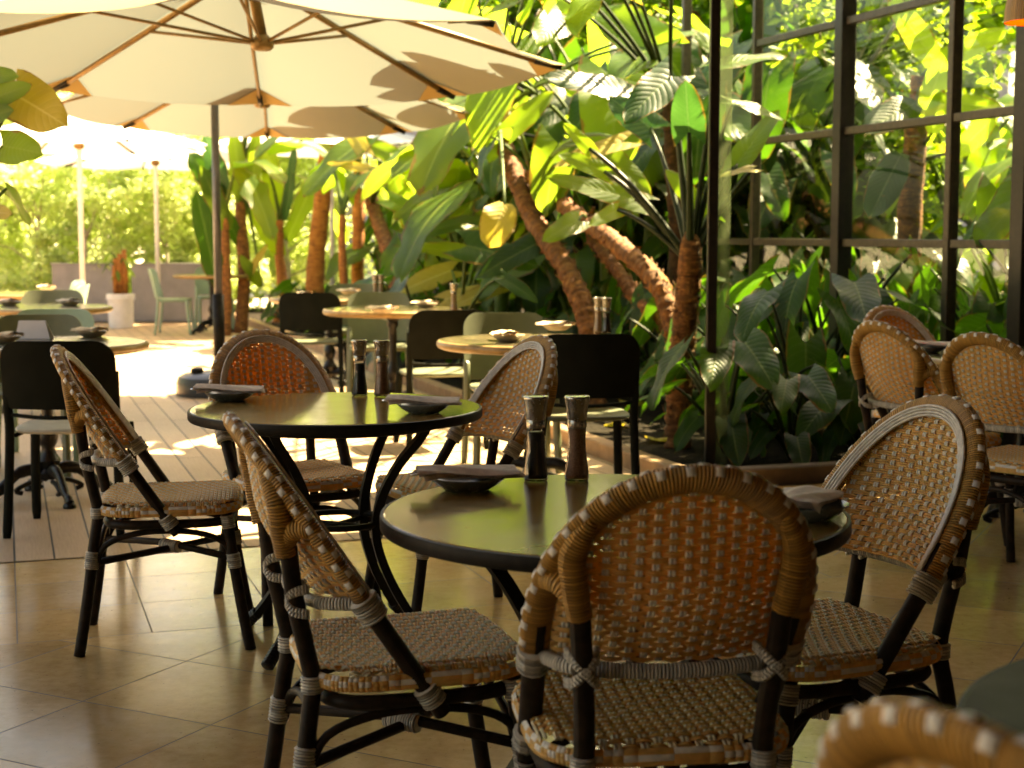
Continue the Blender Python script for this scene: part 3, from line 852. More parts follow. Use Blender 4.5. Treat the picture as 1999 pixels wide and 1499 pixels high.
# kerb round the bed
mb = MB(); rotu = Matrix.Rotation(R_(18.49), 3, 'Z')
c = uv((UK + 24) / 2, VK + .05, .045); mb.box(c, (.10, 24 - UK + .1, .10), 0, rotu, .008)
tag(mb.build('planter_kerb', [M['kerb']], smooth=False), 'low terracotta kerb running along the deck side of the planting bed', 'kerb')
mb = MB(); c = uv(UK + .05, (VK + .102 + 5.1) / 2, .045); mb.box(c, (4.998 - VK, .10, .10), 0, rotu, .008)
tag(mb.build('planter_kerb', [M['kerbdark']], smooth=False), 'dark kerb closing the near end of the planting bed behind the tall lit chair', 'kerb')
# terrace roof cut to steer light; unseen back and side walls added as shade
mb = MB(); q = [uv(-7, -9), uv(-7, 8), uv(7.25, 8), uv(7.25, -2.7), uv(3.2, -2.7), uv(3.2, -9)]
lo = [mb.vert((p.x, p.y, 3.95)) for p in q]; hi = [mb.vert((p.x, p.y, 4.15)) for p in q]
for fc in ((0, 1, 4, 5), (1, 2, 3, 4)): mb.face([lo[i] for i in fc]); mb.face([hi[i] for i in fc][::-1])
for i in range(6): mb.face((lo[i], hi[i], hi[(i + 1) % 6], lo[(i + 1) % 6]))
tag(mb.build('terrace_roof', [M['roofwood']], smooth=False), kind='structure')
mb = MB(); mb.box(uv(-2.6, 0, 2.0), (20, .2, 4.0), 0, rotu); tag(mb.build('unseen_back_wall', [M['wall']], smooth=False), 'unseen wall added behind the terrace to dim it', 'wall')
mb = MB(); mb.box(uv(2.15, 7.2, 2.0), (.2, 9.3, 4.0), 0, rotu); tag(mb.build('unseen_side_wall', [M['wall']], smooth=False), 'unseen wall added on the right of the terrace to dim it', 'wall')

# ---------------------------------------------------------------- glazing
def upr(mb, u, v, w, d, z0, z1, m=0, bev=.004): mb.box(uv(u, v, (z0 + z1) / 2), (d, w, z1 - z0), m, rotu, bev)
g = thing('glazed_wall', 'tall bronze framed glass wall with wide panes behind the planting bed', 'glass wall', uv(8.9, 5.2, 0))
def gpart(mb, name, mat, par=g): return mb.build(name, [mat], par, smooth=False, off=g.location if par is g else None)
us = [6.87, 7.54, 8.75, 9.96, 11.17]; wd = [.11, .055, .095, .04, .05]
for u, w in zip(us, wd):
    mb = MB(); upr(mb, u, 5.2, w, .07 if w < .09 else .11, 0, 3.9); gpart(mb, 'mullion', M['mullion'] if w < .09 else M['post'])
zs = [.50, 1.22, 1.94, 2.64, 3.36]
for i in range(4):
    for z in zs:
        if i == 3 and z != 1.22: continue
        a = us[i] + wd[i] / 2 + .001; b = us[i + 1] - wd[i + 1] / 2 - .001
        mb = MB(); mb.box(uv((a + b) / 2, 5.2, z), (.05, b - a, .05 if z > .6 else .04), 0, rotu, .004); gpart(mb, 'transom', M['mullion'])
    for z0, z1 in zip([.02] + zs, zs + [3.9]):
        if i == 3 and not (z0 < 1.2): continue
        if i == 3 and z0 > .4 and z1 < 1.2: continue
        a = us[i] + wd[i] / 2; b = us[i + 1] - wd[i + 1] / 2
        mb = MB(); mb.box(uv((a + b) / 2, 5.2, (z0 + z1) / 2), (.008, b - a - .004, z1 - z0 - .052), 0, rotu); gpart(mb, 'pane', M['glass'])
# folded door standing at the terrace edge
p = at(1385, 900, 7.95); d = thing('folding_glass_door', 'dark steel folding door post with narrow glass leaves at the bed corner', 'door', (p.x, p.y, 0))
mb = MB(); mb.box((0, 0, 1.975), (.052, .06, 3.95), 0, None, .004); mb.build('post', [M['post']], d, smooth=False)
mb = MB(); mb.box((.061, .01, 1.69), (.066, .010, 3.30), 0); mb.build('pane', [M['glassedge']], d, smooth=False)
mb = MB(); mb.box((-.083, .02, 1.69), (.108, .010, 3.30), 0); mb.build('pane', [M['glass']], d, smooth=False)
mb = MB(); mb.box((-.012, 0, .03), (.30, .05, .035), 0, None, .004); mb.build('floor_track', [M['post']], d, smooth=False)
# grey building beyond the garden
bd = thing('grey_building', 'plain grey rendered building rising far behind the garden leaves', 'building', uv(36, 15.6, 0))
mb = MB(); mb.box(uv(36, 15.6, 6), (19, 4, 12), 0, rotu); mb.build('wall', [M['greywall']], bd, smooth=False, off=bd.location)
mb = MB(); mb.box(uv(36, 15.6, 12.1), (19.4, 4.4, .2), 0, rotu); mb.build('roof', [M['greybox']], bd, smooth=False, off=bd.location)
for k in range(5):
    mb = MB(); mb.box(uv(33.975, 8.5 + k * 3.4, 8.2), (1.5, .06, 1.7), 0, rotu); w = mb.build('window', [M['post']], bd, smooth=False, off=bd.location)
    mb = MB(); mb.box(uv(33.94, 8.5 + k * 3.4, 8.2), (1.36, .01, 1.56), 0, rotu); mb.build('pane', [M['glassedge']], w, smooth=False, off=bd.location)

# ---------------------------------------------------------------- chairs and tables
def face_rz(h): return math.atan2(-h[0], h[1])
TA = (-.545, 4.66); TB = (.197, 2.90); TC = (2.20, 6.45)
proto = make_bistro_chair(); first = True
BG = 'woven rattan bistro chairs around the round tables'
CH = [  # seat centre, heading, label
    ((-1.075, 4.72), (.985, .17), 'rattan chair at far left facing right, seen from its side, leaning over the deck edge'),
    ((-.745, 5.15), (.50, -.87), 'rattan chair behind the left round table, its orange lit woven back facing the camera'),
    ((-.20, 4.95), (-.88, -.47), 'rattan chair right of the farther round table, pale woven front of its slanted back showing'),
    ((-.215, 2.985), (.955, .29), 'rattan chair left of the nearest round table, full seat and bound legs in view'),
    ((.232, 2.57), (-.13, .99), 'largest rattan chair in the foreground, its rounded orange striped back turned to camera'),
    ((.615, 3.06), (-.91, -.41), 'rattan chair right of the nearest table with tall pale checkered front of its back lit'),
    ((1.735, 6.165), (.86, .51), 'rattan chair at right background with golden wound rim, leftmost of the three there'),
    ((1.90, 5.51), (.76, .65), 'rattan chair at right edge with golden rim, its white bound legs on the open floor'),
    ((1.95, 6.97), (.45, -.89), 'dark rattan chair behind the right background table, only its rounded back showing'),
    ((.60, 1.25), (.82, .57), 'very near blurred rattan chair back poking in at the bottom right corner'),
]
for (xy, h, lab) in CH:
    place(proto, first, (xy[0], xy[1], 0), face_rz(h), lab, BG); first = False
tb = make_bistro_table()
place(tb, True, (TA[0], TA[1], 0), R_(17), 'round bistro table on the left with curved black legs, edge of deck behind it')
place(tb, False, (TB[0], TB[1], 0), R_(22), 'nearest round bistro table, glossy dark top reflecting green, behind the big chair back')

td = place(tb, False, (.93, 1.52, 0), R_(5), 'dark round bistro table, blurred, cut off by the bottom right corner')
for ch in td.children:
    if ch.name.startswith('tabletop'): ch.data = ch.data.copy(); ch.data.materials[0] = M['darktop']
pt = make_pedestal_table()
PG = 'round pedestal tables on the deck'
PT = [((-2.23, 7.2), 'round pedestal table on the left behind the black chair, white card on it'),
      ((.113, 7.4), 'round pedestal table nearest the leaning trunks, two mills at its right end'),
      ((-.83, 10.5), 'round pedestal table with one pale mill beside the big yellowish leaf'),
      ((-1.50, 12.4), 'farther round pedestal table before the orange banana stem'),
      ((-3.35, 10.8), 'pedestal table with sage chair in front, second from the left foreground'),
      ((-4.38, 13.3), 'small far pedestal table at the left edge with three chairs beyond'),
      ((TC[0], TC[1]), 'pedestal table under the pendant lamp at the right edge'),
      ((-3.85, 19.4), 'small far pedestal table out on the deck near the grey planters')]
for i, (xy, lab) in enumerate(PT):
    place(pt, i == 0, (xy[0], xy[1], 0.004), i * .7, lab, PG)

pcb = make_plastic_chair(M['backlitplastic'], M['sunlitseat']); tag(pcb, None, None, 'moulded plastic chairs on the deck')
pco = make_plastic_chair(M['backlitplastic'], M['olive']); pcg = make_plastic_chair(M['olive'], M['olive'], True); pcs = make_plastic_chair(M['sage'], M['sage'], True)
GP = 'moulded plastic chairs on the deck'
PC = [(pcb, (-1.90, 6.50), (-.06, 1), 'black plastic chair with seat coloured sunlit pale at far left, back turned to camera'),
      (pco, (.31, 6.93), (-.10, 1), 'black plastic chair under the leaning trunks, hidden partly by the rattan chair'),
      (pco, (-.44, 9.05), (-.28, .96), 'dark plastic chair between the two mill groups, olive seat showing'),
      (pcg, (.0, 8.15), (.15, -1), 'dark olive chair whose rounded top shows behind the table with two mills'),
      (pcg, (-.98, 11.15), (.1, -1), 'olive chair facing the camera with a white patch of sun on it'),
      (pco, (-1.52, 11.7), (.05, 1), 'dark chair tucked under the farther pedestal table near the orange stem'),
      (pcg, (-1.38, 13.1), (.0, -1), 'olive chair behind the farthest right pedestal table'),
      (pcs, (-2.66, 8.55), (.05, -1), 'sage green chair facing the camera behind the white card'),
      (pcg, (-2.55, 7.95), (.1, -1), 'olive chair directly behind the white card, only its top edge visible'),
      (pcg, (-3.55, 11.6), (.2, -1), 'olive brown chair at the left edge behind the second table'),
      (pcs, (-4.45, 14.5), (-1, -.1), 'first of three sage chairs in a row far left, nearest the hedge'),
      (pcs, (-4.22, 13.75), (-1, -.1), 'middle sage chair of the three in a row far left'),
      (pcs, (-4.0, 13.1), (-1, -.1), 'nearest sage chair of the three in a row far left'),
      (pcs, (-4.30, 19.3), (1, .1), 'sage chair standing in full sun before the right grey planter'),
      (pcs, (-3.95, 20.1), (.3, -1), 'pale sage chair in full sun just left of the parasol pole')]
seen = set()
for pr, xy, h, lab in PC:
    place(pr, id(pr) not in seen, (xy[0], xy[1], .004), face_rz(h), lab, GP); seen.add(id(pr))

# ---------------------------------------------------------------- things on the tables
def on(px, py, z):
    r = ray(px, py); t = (z - CAM_H) / r.z; return V((r.x * t, r.y * t, z))
plate, nap = make_setting()
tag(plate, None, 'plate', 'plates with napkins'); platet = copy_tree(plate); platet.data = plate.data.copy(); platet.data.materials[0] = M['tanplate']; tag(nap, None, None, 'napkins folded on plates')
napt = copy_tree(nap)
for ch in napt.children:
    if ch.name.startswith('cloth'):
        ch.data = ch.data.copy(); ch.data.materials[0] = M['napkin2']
ZB = .7415; ZP = .7615
ST = [(449, 782, ZB, 0, .12, 'left on the farther bistro table'), (827, 806, ZB, 0, .05, 'right end of the farther bistro table'),
      (912, 956, ZB, 0, .30, 'left of the mills on the nearest table'), (1572, 1012, ZB, 0, 1.15, 'beside the tall lit chair at right end of nearest table'),
      (1812, 688, ZP, 0, .1, 'on the table under the pendant lamp'),
      (180, 657, ZP, 1, .2, 'right of the white card on the left table'), (8, 668, ZP, 1, .4, 'left of the white card at the picture edge'),
      (992, 665, ZP, 1, -.3, 'left on the table with two mills by the trunks'), (1088, 645, ZP, 1, .1, 'right on the table with two mills by the trunks'),
      (748, 611, ZP, 1, .3, 'left on the table with one pale mill'), (832, 600, ZP, 1, .1, 'right on the table with one pale mill'),
      (598, 580, ZP, 1, -.2, 'on the farther table near the orange stem'), (682, 574, ZP, 1, .2, 'beside the pair of small far mills'),
      (136, 596, ZP, 1, .1, 'on the second table behind the sage chair'), (18, 596, ZP, 1, .1, 'at left end of the second table'), (92, 566, ZP, 1, .1, 'on the far left small table')]
fp = fq = fn_ = ft = True
for i, (px, py, z, kind, rz, where) in enumerate(ST):
    p = on(px, py, z)
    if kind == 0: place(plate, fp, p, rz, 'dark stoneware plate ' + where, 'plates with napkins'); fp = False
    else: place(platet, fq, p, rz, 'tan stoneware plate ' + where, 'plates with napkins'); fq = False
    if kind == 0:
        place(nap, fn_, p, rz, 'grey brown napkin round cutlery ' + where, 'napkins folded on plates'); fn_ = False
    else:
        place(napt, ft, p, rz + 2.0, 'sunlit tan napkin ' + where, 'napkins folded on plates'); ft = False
pm = make_mill('pepper'); sm = make_mill('salt'); pp = make_mill('saltpale')
ML = [(pm, 702, 772, ZB, 'black pepper mill on the farther bistro table'), (sm, 746, 773, ZB, 'pink salt mill on the farther bistro table'),
      (pm, 1046, 938, ZB, 'larger black pepper mill on the nearest table'), (sm, 1126, 938, ZB, 'larger pink salt mill on the nearest table'),
      (pp, 1168, 650, ZP, 'pale salt mill before the leaning trunks, left of its pair'), (pm, 1184, 651, ZP, 'dark pepper mill before the leaning trunks, right of its pair'),
      (pp, 886, 607, ZP, 'single pale salt mill in front of the yellowish leaves'),
      (pp, 733, 581, ZP, 'small far mill by the orange stem, left of its pair'), (pp, 744, 581, ZP, 'small far mill by the orange stem, right of its pair')]
seen = set()
for pr, px, py, z, lab in ML:
    place(pr, id(pr) not in seen, on(px, py, z), 0, lab, 'glass salt and pepper mills'); seen.add(id(pr))
# white tent card
p = on(68, 661, ZP); mb = MB()
for sy in (-1, 1):
    a = [V((-.085, sy * .035, 0)), V((.085, sy * .035, 0)), V((.055, sy * .004, .088)), V((-.075, sy * .004, .088))]
    lo = [mb.vert(v) for v in a]; hi = [mb.vert(v + V((0, sy * .003, .001))) for v in a]
    mb.face(lo if sy > 0 else lo[::-1]); mb.face(hi[::-1] if sy > 0 else hi)
    for k in range(4): mb.face((lo[k], hi[k], hi[(k + 1) % 4], lo[(k + 1) % 4]))
o = mb.build('menu_card', [M['whitepaint']], smooth=False); o.location = p; tag(o, 'blank white folded card standing on the left pedestal table', 'card')

# pendant lamp
lp = thing('pendant_lamp', 'rattan pendant lamp glowing orange inside at the top right corner', 'lamp', (2.20, 6.5, 2.165))
mb = MB(); pr = [(.118, .0), (.116, .05), (.108, .10), (.092, .145), (.065, .175), (.03, .19)]
mb.lathe(pr, 40, cap=False); k = len(mb.v)
for i in range(k): mb.uv[i] = (mb.uv[i][0] * .74, mb.uv[i][1])
sh = mb.build('lamp_shade', [M['rattan']], lp)
mb = MB(); mb.lathe([(r - .004, z + (.001 if i == 0 else 0)) for i, (r, z) in enumerate(pr)], 40, cap=False); mb.build('liner', [M['liner']], sh)
mb = MB(); mb.lathe([(.0, .05), (.02, .055), (.03, .08), (.02, .11), (.012, .13), (.0, .13)], 16, cap=False); mb.build('bulb', [M['bulb']], lp)
mb = MB(); mb.tube([(0, 0, .18), (0, 0, 1.785)], .004, 6); mb.build('cord', [M['iron']], lp)

# ---------------------------------------------------------------- parasols
make_parasol('parasol', 'large cream cantilever parasol overhead at upper left, ribs and hub seen from below', (-1.44, 8.25), 1.75, R_(-6.5), 2.21, .50, (-3.75, 8.5), .0, hub_off=(.10, 0), tilt=(.0, -.050), group='cream parasols over the deck')
make_parasol('parasol', 'second cream parasol behind the large one, dark pole on octagonal base at left', (-1.85, 11.35), 1.62, R_(-8), 2.20, .46, (-2.33, 12.0), .0, tilt=(0, -.06), group='cream parasols over the deck')
for px, D, R, ze, ph, lab in ((163, 17.5, 1.55, 2.28, 10, 'overexposed white parasol on white pole at far left'), (310, 21.0, 1.6, 2.25, 25, 'farthest white parasol on white pole before the right grey planter'), (650, 21.0, 1.9, 2.45, 5, 'white parasol behind the banana stems')):
    x = (px - 999.5) / FPX * D
    make_parasol('parasol', lab, (x, D), R, R_(ph), ze, .42, None, 0, fab='canopy_w', rib='rib', pole='whitepaint', pocket=False, group='white parasols at the back of the deck', strut=False)
make_parasol('parasol', 'small tan parasol among leaves behind the glass wall, standing in for a reflected one', (3.35, 14.2), .9, .2, 1.78, .34, None, 0, fab='canopy_t', pocket=False, group='parasols in the garden beyond the glass', strut=False)  # added behind the glass in place of a parasol reflected in the panes

# ---------------------------------------------------------------- planters
for x0, x1, lab in ((103, 222, 'left grey metal planter box under the sunlit hedge'), (258, 420, 'right grey metal planter box under the sunlit hedge')):
    a = (x0 - 999.5) / FPX * 21.8; b = (x1 - 999.5) / FPX * 21.8
    r = thing('planter', lab, 'planter', ((a + b) / 2, 22.1, 0), 0, 'grey planter boxes')
    w = b - a; mb = MB()
    for c_, s_ in (((0, -.28, .43), (w, .03, .82)), ((0, .28, .43), (w, .03, .82)), ((-w / 2 + .015, 0, .43), (.03, .53, .82)), ((w / 2 - .015, 0, .43), (.03, .53, .82))): mb.box(c_, s_, 0, None, .004)
    mb.build('box', [M['greybox']], r, smooth=False)
    mb = MB(); mb.box((0, 0, .76), (w - .06, .52, .04)); mb.build('soil', [M['soil']], r, smooth=False)
    mb = MB(); mb.box((0, -.285, .85), (w + .03, .05, .02), 0, None, .004); mb.build('lip', [M['greybox']], r, smooth=False)
x = (236 - 999.5) / FPX * 20.6
r = thing('white_pot', 'tall white pot holding a reddish cane plant between the grey planters', 'pot', (x, 20.6, .004), 0)
mb = MB(); mb.lathe([(.0, .0), (.15, 0), (.165, .05), (.17, .36), (.175, .38), (.19, .385), (.19, .46), (.175, .465), (.165, .43), (.0, .42)], 24, cap=False); mb.build('body', [M['whitepaint']], r, angle=40)
mb = MB(); mb.lathe([(.0, .425), (.16, .43)], 20, cap=False); mb.build('soil', [M['soil']], r)
# ---------------------------------------------------------------- foliage
LM = ['leaf', 'leafyel', 'leafblue', 'banana', 'shade', 'petiole', 'petioled']
LMI = {k: i for i, k in enumerate(LM)}
def lmats(): return [M[k] for k in LM]
def w_heart(u): return 1.16 * (u + .28) ** .5 * max(0, 1 - u) ** .66
def w_paddle(u): return max(0.0, math.sin(PI * min(1, u * .97 + .03)) ** .42) * (1 - .18 * u)
def w_lance(u): return max(0.0, math.sin(PI * min(1, u ** .8 * .98 + .02)) ** .9)
def leaf(mb, P, d, nrm, L, W, kind='heart', mat='leaf', droop=.5, fold=.18, wav=.05, tint=None, rg=None, nu=10, nv=8, torn=0.0):
    rg = rg or rnd
    d = V(d).normalized(); nrm = V(nrm); nrm = (nrm - d * nrm.dot(d))
    if nrm.length < 1e-4: nrm = d.orthogonal()
    nrm.normalize(); side = d.cross(nrm)
    mb.tint = rg.random() if tint is None else tint
    wf = {'heart': w_heart, 'paddle': w_paddle, 'lance': w_lance}[kind]
    ph = rg.random() * 6; pts = []; p = V(P); ids = []
    ang0 = 0.0; mi = LMI[mat]; twist = rg.uniform(-.25, .25)
    jag = [1.0 - (torn * rg.random() if torn else 0) for _ in range(nu + 1)]
    for i in range(nu + 1):
        u = i / nu; th = droop * u
        dd = d * math.cos(th) - nrm * math.sin(th); nn = nrm * math.cos(th) + d * math.sin(th)
        if i: p = p + dd * (L / nu)
        tw = twist * u; sd = side * math.cos(tw) + nn * math.sin(tw)
        h = W * wf(u) * .5 * jag[i]; row = []
        for j in range(nv + 1):
            v = 2 * j / nv - 1; av = abs(v)
            q = p + sd * (v * h) + nn * (fold * av * h * (1 - .6 * av) + wav * W * math.sin(u * 11 + ph + v * 1.5) * av * av)
            if kind == 'heart': q = q - dd * (L * .27 * av ** 1.2 * (1 - u) ** 2.2)
            else: q = q + dd * (L * .04 * av * av * u)
            row.append(mb.vert(q, (u, v)))
        ids.append(row)
    for i in range(nu):
        for j in range(nv):
            mb.face((ids[i][j], ids[i][j + 1], ids[i + 1][j + 1], ids[i + 1][j]), mi)
    return p
def stalk(mb, a, b, r0, r1, bow, m=5, n=6):
    a, b = V(a), V(b); mid = a.lerp(b, .55) + V(bow); K = 8
    pts = [(a * (1 - t) ** 2 + mid * (2 * t * (1 - t)) + b * t * t) for t in [i / K for i in range(K + 1)]]
    mb.tint = .5; mb.tube(pts, [r0 + (r1 - r0) * i / K for i in range(K + 1)], n, m)
    return (pts[-1] - pts[-2]).normalized()
UP = V((0, 0, 1))
def crown_leaf(ml, ms, C, az, el, pl, L, W, kind='heart', mat='leaf', rg=None, dip=.6, droop=.6, r=.014, pm='petiole', torn=0.0, nu=10, nv=8):
    rg = rg or rnd
    h = V((math.cos(az), math.sin(az), 0))
    P = C + h * (pl * math.cos(el)) + UP * (pl * math.sin(el))
    stalk(ms, C, P, r * 1.5, r * .6, UP * (pl * .16) - h * pl * .05, LMI[pm] - 5)
    d = h * math.cos(dip) - UP * math.sin(dip)
    n = UP * math.cos(dip) + h * math.sin(dip) + V((rg.uniform(-.4, .4), rg.uniform(-.4, .4), 0))
    leaf(ml, P, d, n, L, W, kind, mat, droop, rg=rg, torn=torn, nu=nu, nv=nv)
SM = lambda: [M['petiole'], M['petioled']]
def feat(ml, ms, C, b, t, db, dt, wr, mat='leaf', kind='heart', face=.7, droop=.25, tint=None, pm='petiole', r=.014, torn=0, fold=.18, wav=.045):
    """leaf whose blade runs from photo point b to photo point t at depths db, dt; stalk from crown C"""
    P = at(b[0], b[1], db); T = at(t[0], t[1], dt); d = T - P; L = d.length
    view = -P.normalized(); view = V((-P.x, -P.y, CAM_H - P.z)).normalized()
    n = UP * (1 - face) + view * face
    d0 = d.normalized(); nn = (n - d0 * n.dot(d0)).normalized()
    d1 = d0 * math.cos(droop / 2) + nn * math.sin(droop / 2)
    leaf(ml, P, d1, n, L * 1.02, L * wr, kind, mat, droop, fold, wav, tint=tint, torn=torn)
    if C is not None: stalk(ms, C, P, r * 1.5, r * .65, UP * ((P - C).length * .14), LMI[pm] - 5)
def bedD(px, v): return v / ((px - 999.5) / FPX * .948 + .317)
def bed(px, py, v): return at(px, py, bedD(px, v))

def trunk(mb, pts, r0, r1, m=0, n=14, ring=.05, k=7, amp=.16, rib=.06):
    path = smooth_path(pts, k); N = len(path); rr = []
    L = 0; nxt = 0.0; gap = ring; last = 0.0
    for i in range(N):
        if i: L += (path[i] - path[i - 1]).length
        if L >= nxt: last = nxt; gap = ring * rnd.uniform(.55, 1.5); nxt = L + gap
        t = i / (N - 1); r = r0 + (r1 - r0) * t; q = max(0, min(1, (L - last) / gap))
        rr.append(r * (1 + amp * (rnd.random() - .5) + rib * (1 - 2 * q)))
    i0 = len(mb.v); mb.tube(path, rr, n, m)
    for i in range(i0, len(mb.v)):      # knobbly skin
        if rnd.random() < .35:
            j = rnd.uniform(-.008, .008); x, y, z = mb.v[i]; mb.v[i] = (x + j, y + j * .5, z + j)
    return path
def flakes(mb, pts, r0, r1, rg, n=260):
    """torn leaf-sheath fibres standing off the bark"""
    path = smooth_path(pts, 12); N = len(path)
    for _ in range(n):
        i = rg.randrange(1, N - 1); t = (path[i + 1] - path[i - 1]).normalized(); a = t.orthogonal().normalized(); b = t.cross(a); th = rg.uniform(0, 6.28)
        o = a * math.cos(th) + b * math.sin(th); s_ = t.cross(o); r = (r0 + (r1 - r0) * i / N)
        w, l = rg.uniform(.006, .022), rg.uniform(.02, .075); p = path[i] + o * r * .96
        e = p + t * l * rg.choice((1, 1, -1)) + o * rg.uniform(.004, .03) + s_ * rg.uniform(-.02, .02)
        ids = [mb.vert(p - s_ * w, (i * .02, 0)), mb.vert(p + s_ * w, (i * .02, .1)), mb.vert(e + s_ * w * .4, (i * .02 + l, .1)), mb.vert(e - s_ * w * .3, (i * .02 + l, 0))]
        mb.face(ids)
def plant_root(name, label, cat, p, group=None): return thing(name, label, cat, (p.x, p.y, .012), 0, group)
def finish(root, ml=None, ms=None, mt=None, bark='bark'):
    off = root.location
    if mt is not None and mt.v: mt.build('trunk', [M[bark]], root, off=off)
    if ms is not None and ms.v: ms.build('stalks', SM(), root, off=off)
    if ml is not None and ml.v: ml.build('leaves', lmats(), root, off=off, tint=True)

def ring_leaves(ml, ms, C, n, L, pl, rg, mat='leaf', el=(.5, 1.2), dip=(.3, 1.0), pm='petiole', kind='heart', wr=.8, droop=.6, mats=None, az0=None, torn=0, r=.014):
    for i in range(n):
        az = (az0 if az0 is not None else 0) + 2 * PI * (i + rg.uniform(-.3, .3)) / n
        s = rg.uniform(.7, 1.15); m_ = rg.choice(mats) if mats else mat
        crown_leaf(ml, ms, C, az, rg.uniform(*el), pl * rg.uniform(.7, 1.2), L * s, L * s * wr, kind, m_, rg, rg.uniform(*dip), droop * rg.uniform(.5, 1.3), r, pm, torn)

# --- the leaning trunks by the door
def leaning(label, pts, r0, r1, feats, nrand, L, pl, seed, v, mats=('leaf',), group='leaning brown trunked elephant ear trees', bark='bark', high=()):
    rg = random.Random(seed); W3 = [bed(px, py, vv) for px, py, vv in pts]
    W3[0].z = min(W3[0].z, 0.0) if W3[0].z < .25 else W3[0].z
    root = plant_root('elephant_ear_tree', label, 'tree', W3[0], group)
    mt, ms, ml = MB(), MB(), MB()
    trunk(mt, W3, r0 * .84, r1 * .84, ring=.06, k=30, amp=.13, rib=.10)
    flakes(mt, W3, r0 * .84, r1 * .84, rg)
    C = W3[-1]; d = (W3[-1] - W3[-2]).normalized()
    mt.tube([C, C + d * .10 + UP * .08, C + UP * .26], [r1 * .95, r1 * .8, r1 * .25], 10)
    C = C + d * .06
    ring_leaves(ml, ms, C, nrand, L, pl, rg, mats=list(mats))
    for f in feats:
        b, t, db, dt, wr, mat = f[:6]; kw = f[6] if len(f) > 6 else {}
        feat(ml, ms, C, b, t, db, dt, wr, mat, **kw)
    for (x, y, z, az, L2) in high:
        P = V((x, y, z)); stalk(ms, C, P, .02, .009, UP * .15); h = V((math.cos(az), math.sin(az), -.35)); leaf(ml, P, h, UP + V((-.3, -.2, 0)), L2, L2 * .8, 'heart', 'leaf', .5, rg=rg)
    finish(root, ml, ms, mt, bark)
    return root
leaning('tallest leaning brown trunk crossing in front of the others, crown at the parasol edge',
    [(1165, 800, 4.0), (1150, 640, 4.0), (1108, 530, 4.0), (1042, 430, 4.0), (1000, 330, 4.0), (972, 240, 4.0)], .096, .082,
    [((1098, 30), (1048, 84), 10.9, 10.6, .95, 'leaf', dict(tint=1.0)), ((1280, 92), (1165, 15), 11.2, 11.6, .85, 'leaf', dict(tint=.9)),
     ((1290, 70), (1205, 165), 11.4, 10.8, .85, 'leaf', dict(tint=1.0, face=.25)), ((1222, 182), (1062, 150), 10.2, 10.0, .52, 'leafblue', dict(tint=.0, face=.5)),
     ((985, 398), (956, 480), 10.4, 10.3, .85, 'leafyel', dict(face=.9, tint=.7, kind='paddle', fold=.42, droop=.8, wav=.09)), ((1120, 10), (1040, -20), 11.2, 11.2, .9, 'leaf', dict(tint=1.0)), ((1010, 120), (1060, 60), 11.3, 11.5, .7, 'leaf', dict(tint=.8))],
    0, .46, .75, 11, 4.0, high=((-.02, 9.95, 2.75, 2.9, .62), (.22, 9.7, 2.95, 3.6, .6), (.35, 10.1, 3.0, 2.4, .55), (.15, 10.4, 3.1, 4.2, .6), (.5, 9.7, 2.75, 4.4, .5), (-.25, 10.3, 2.95, 2.0, .5)))
leaning('brown trunk branching low to the right with a dried leaf at its top',
    [(1330, 720, 4.1), (1310, 620, 4.1), (1278, 545, 4.1), (1195, 470, 4.1), (1105, 405, 4.1), (1045, 350, 4.1)], .082, .072,
    [((1216, 277), (1080, 326), 10.2, 10.1, .42, 'leafyel', dict(tint=.3, face=.55)), ((1240, 392), (1068, 345), 9.9, 9.9, .42, 'leaf', dict(tint=.1, face=.6)), ((1180, 300), (1270, 380), 10.4, 10.2, .6, 'leaf', dict(tint=.3)), ((1000, 250), (1080, 180), 10.9, 11.0, .6, 'leaf', dict(tint=.2))],
    3, .42, .5, 12, 4.1)
leaning('short brown trunk leaning under the branching one',
    [(1330, 800, 4.35), (1305, 640, 4.35), (1250, 590, 4.35), (1200, 520, 4.35), (1158, 470, 4.35)], .066, .055,
    [((1130, 430), (1060, 470), 10.6, 10.4, .7, 'leaf', dict(tint=.2))], 2, .36, .5, 13, 4.35)
leaning('dark upright trunk beside the door post with a fan of dark stalks',
    [(1322, 900, 3.75), (1328, 720, 3.75), (1338, 620, 3.75), (1346, 535, 3.75)], .092, .08,
    [((1345, 258), (1338, 158), 8.5, 8.4, .95, 'leafblue', dict(tint=.0, pm='petioled', r=.018, face=.8)), ((1308, 150), (1220, 238), 8.9, 8.7, .75, 'leafblue', dict(tint=.7, pm='petioled', r=.018)),
     ((1180, 335), (1090, 300), 9.0, 9.1, .55, 'leaf', dict(tint=.3, pm='petioled', r=.017)), ((1150, 290), (1100, 240), 8.9, 8.9, .6, 'leaf', dict(pm='petioled', r=.017, tint=.3)), ((1205, 410), (1150, 440), 8.9, 8.8, .7, 'leaf', dict(pm='petioled', tint=.1)),
     ((1430, 200), (1530, 235), 8.8, 8.8, .6, 'leaf', dict(pm='petioled', face=.3, tint=.9)), ((1405, 128), (1535, 108), 8.7, 8.8, .48, 'leaf', dict(pm='petioled', face=.35, tint=1.0)), ((1470, 330), (1405, 345), 8.6, 8.5, .5, 'leafyel', dict(pm='petioled', tint=.0, face=.4)), ((1440, 320), (1520, 215), 8.8, 9, .5, 'leaf', dict(pm='petioled', tint=.6, face=.4)),
     ((1380, 420), (1300, 330), 8.9, 9.0, .5, 'leaf', dict(tint=.5)), ((1270, 250), (1190, 190), 9.3, 9.5, .8, 'leafblue', dict(pm='petioled', tint=.4))],
    0, .42, .95, 14, 3.75, ('leafblue', 'leafblue', 'leaf'))
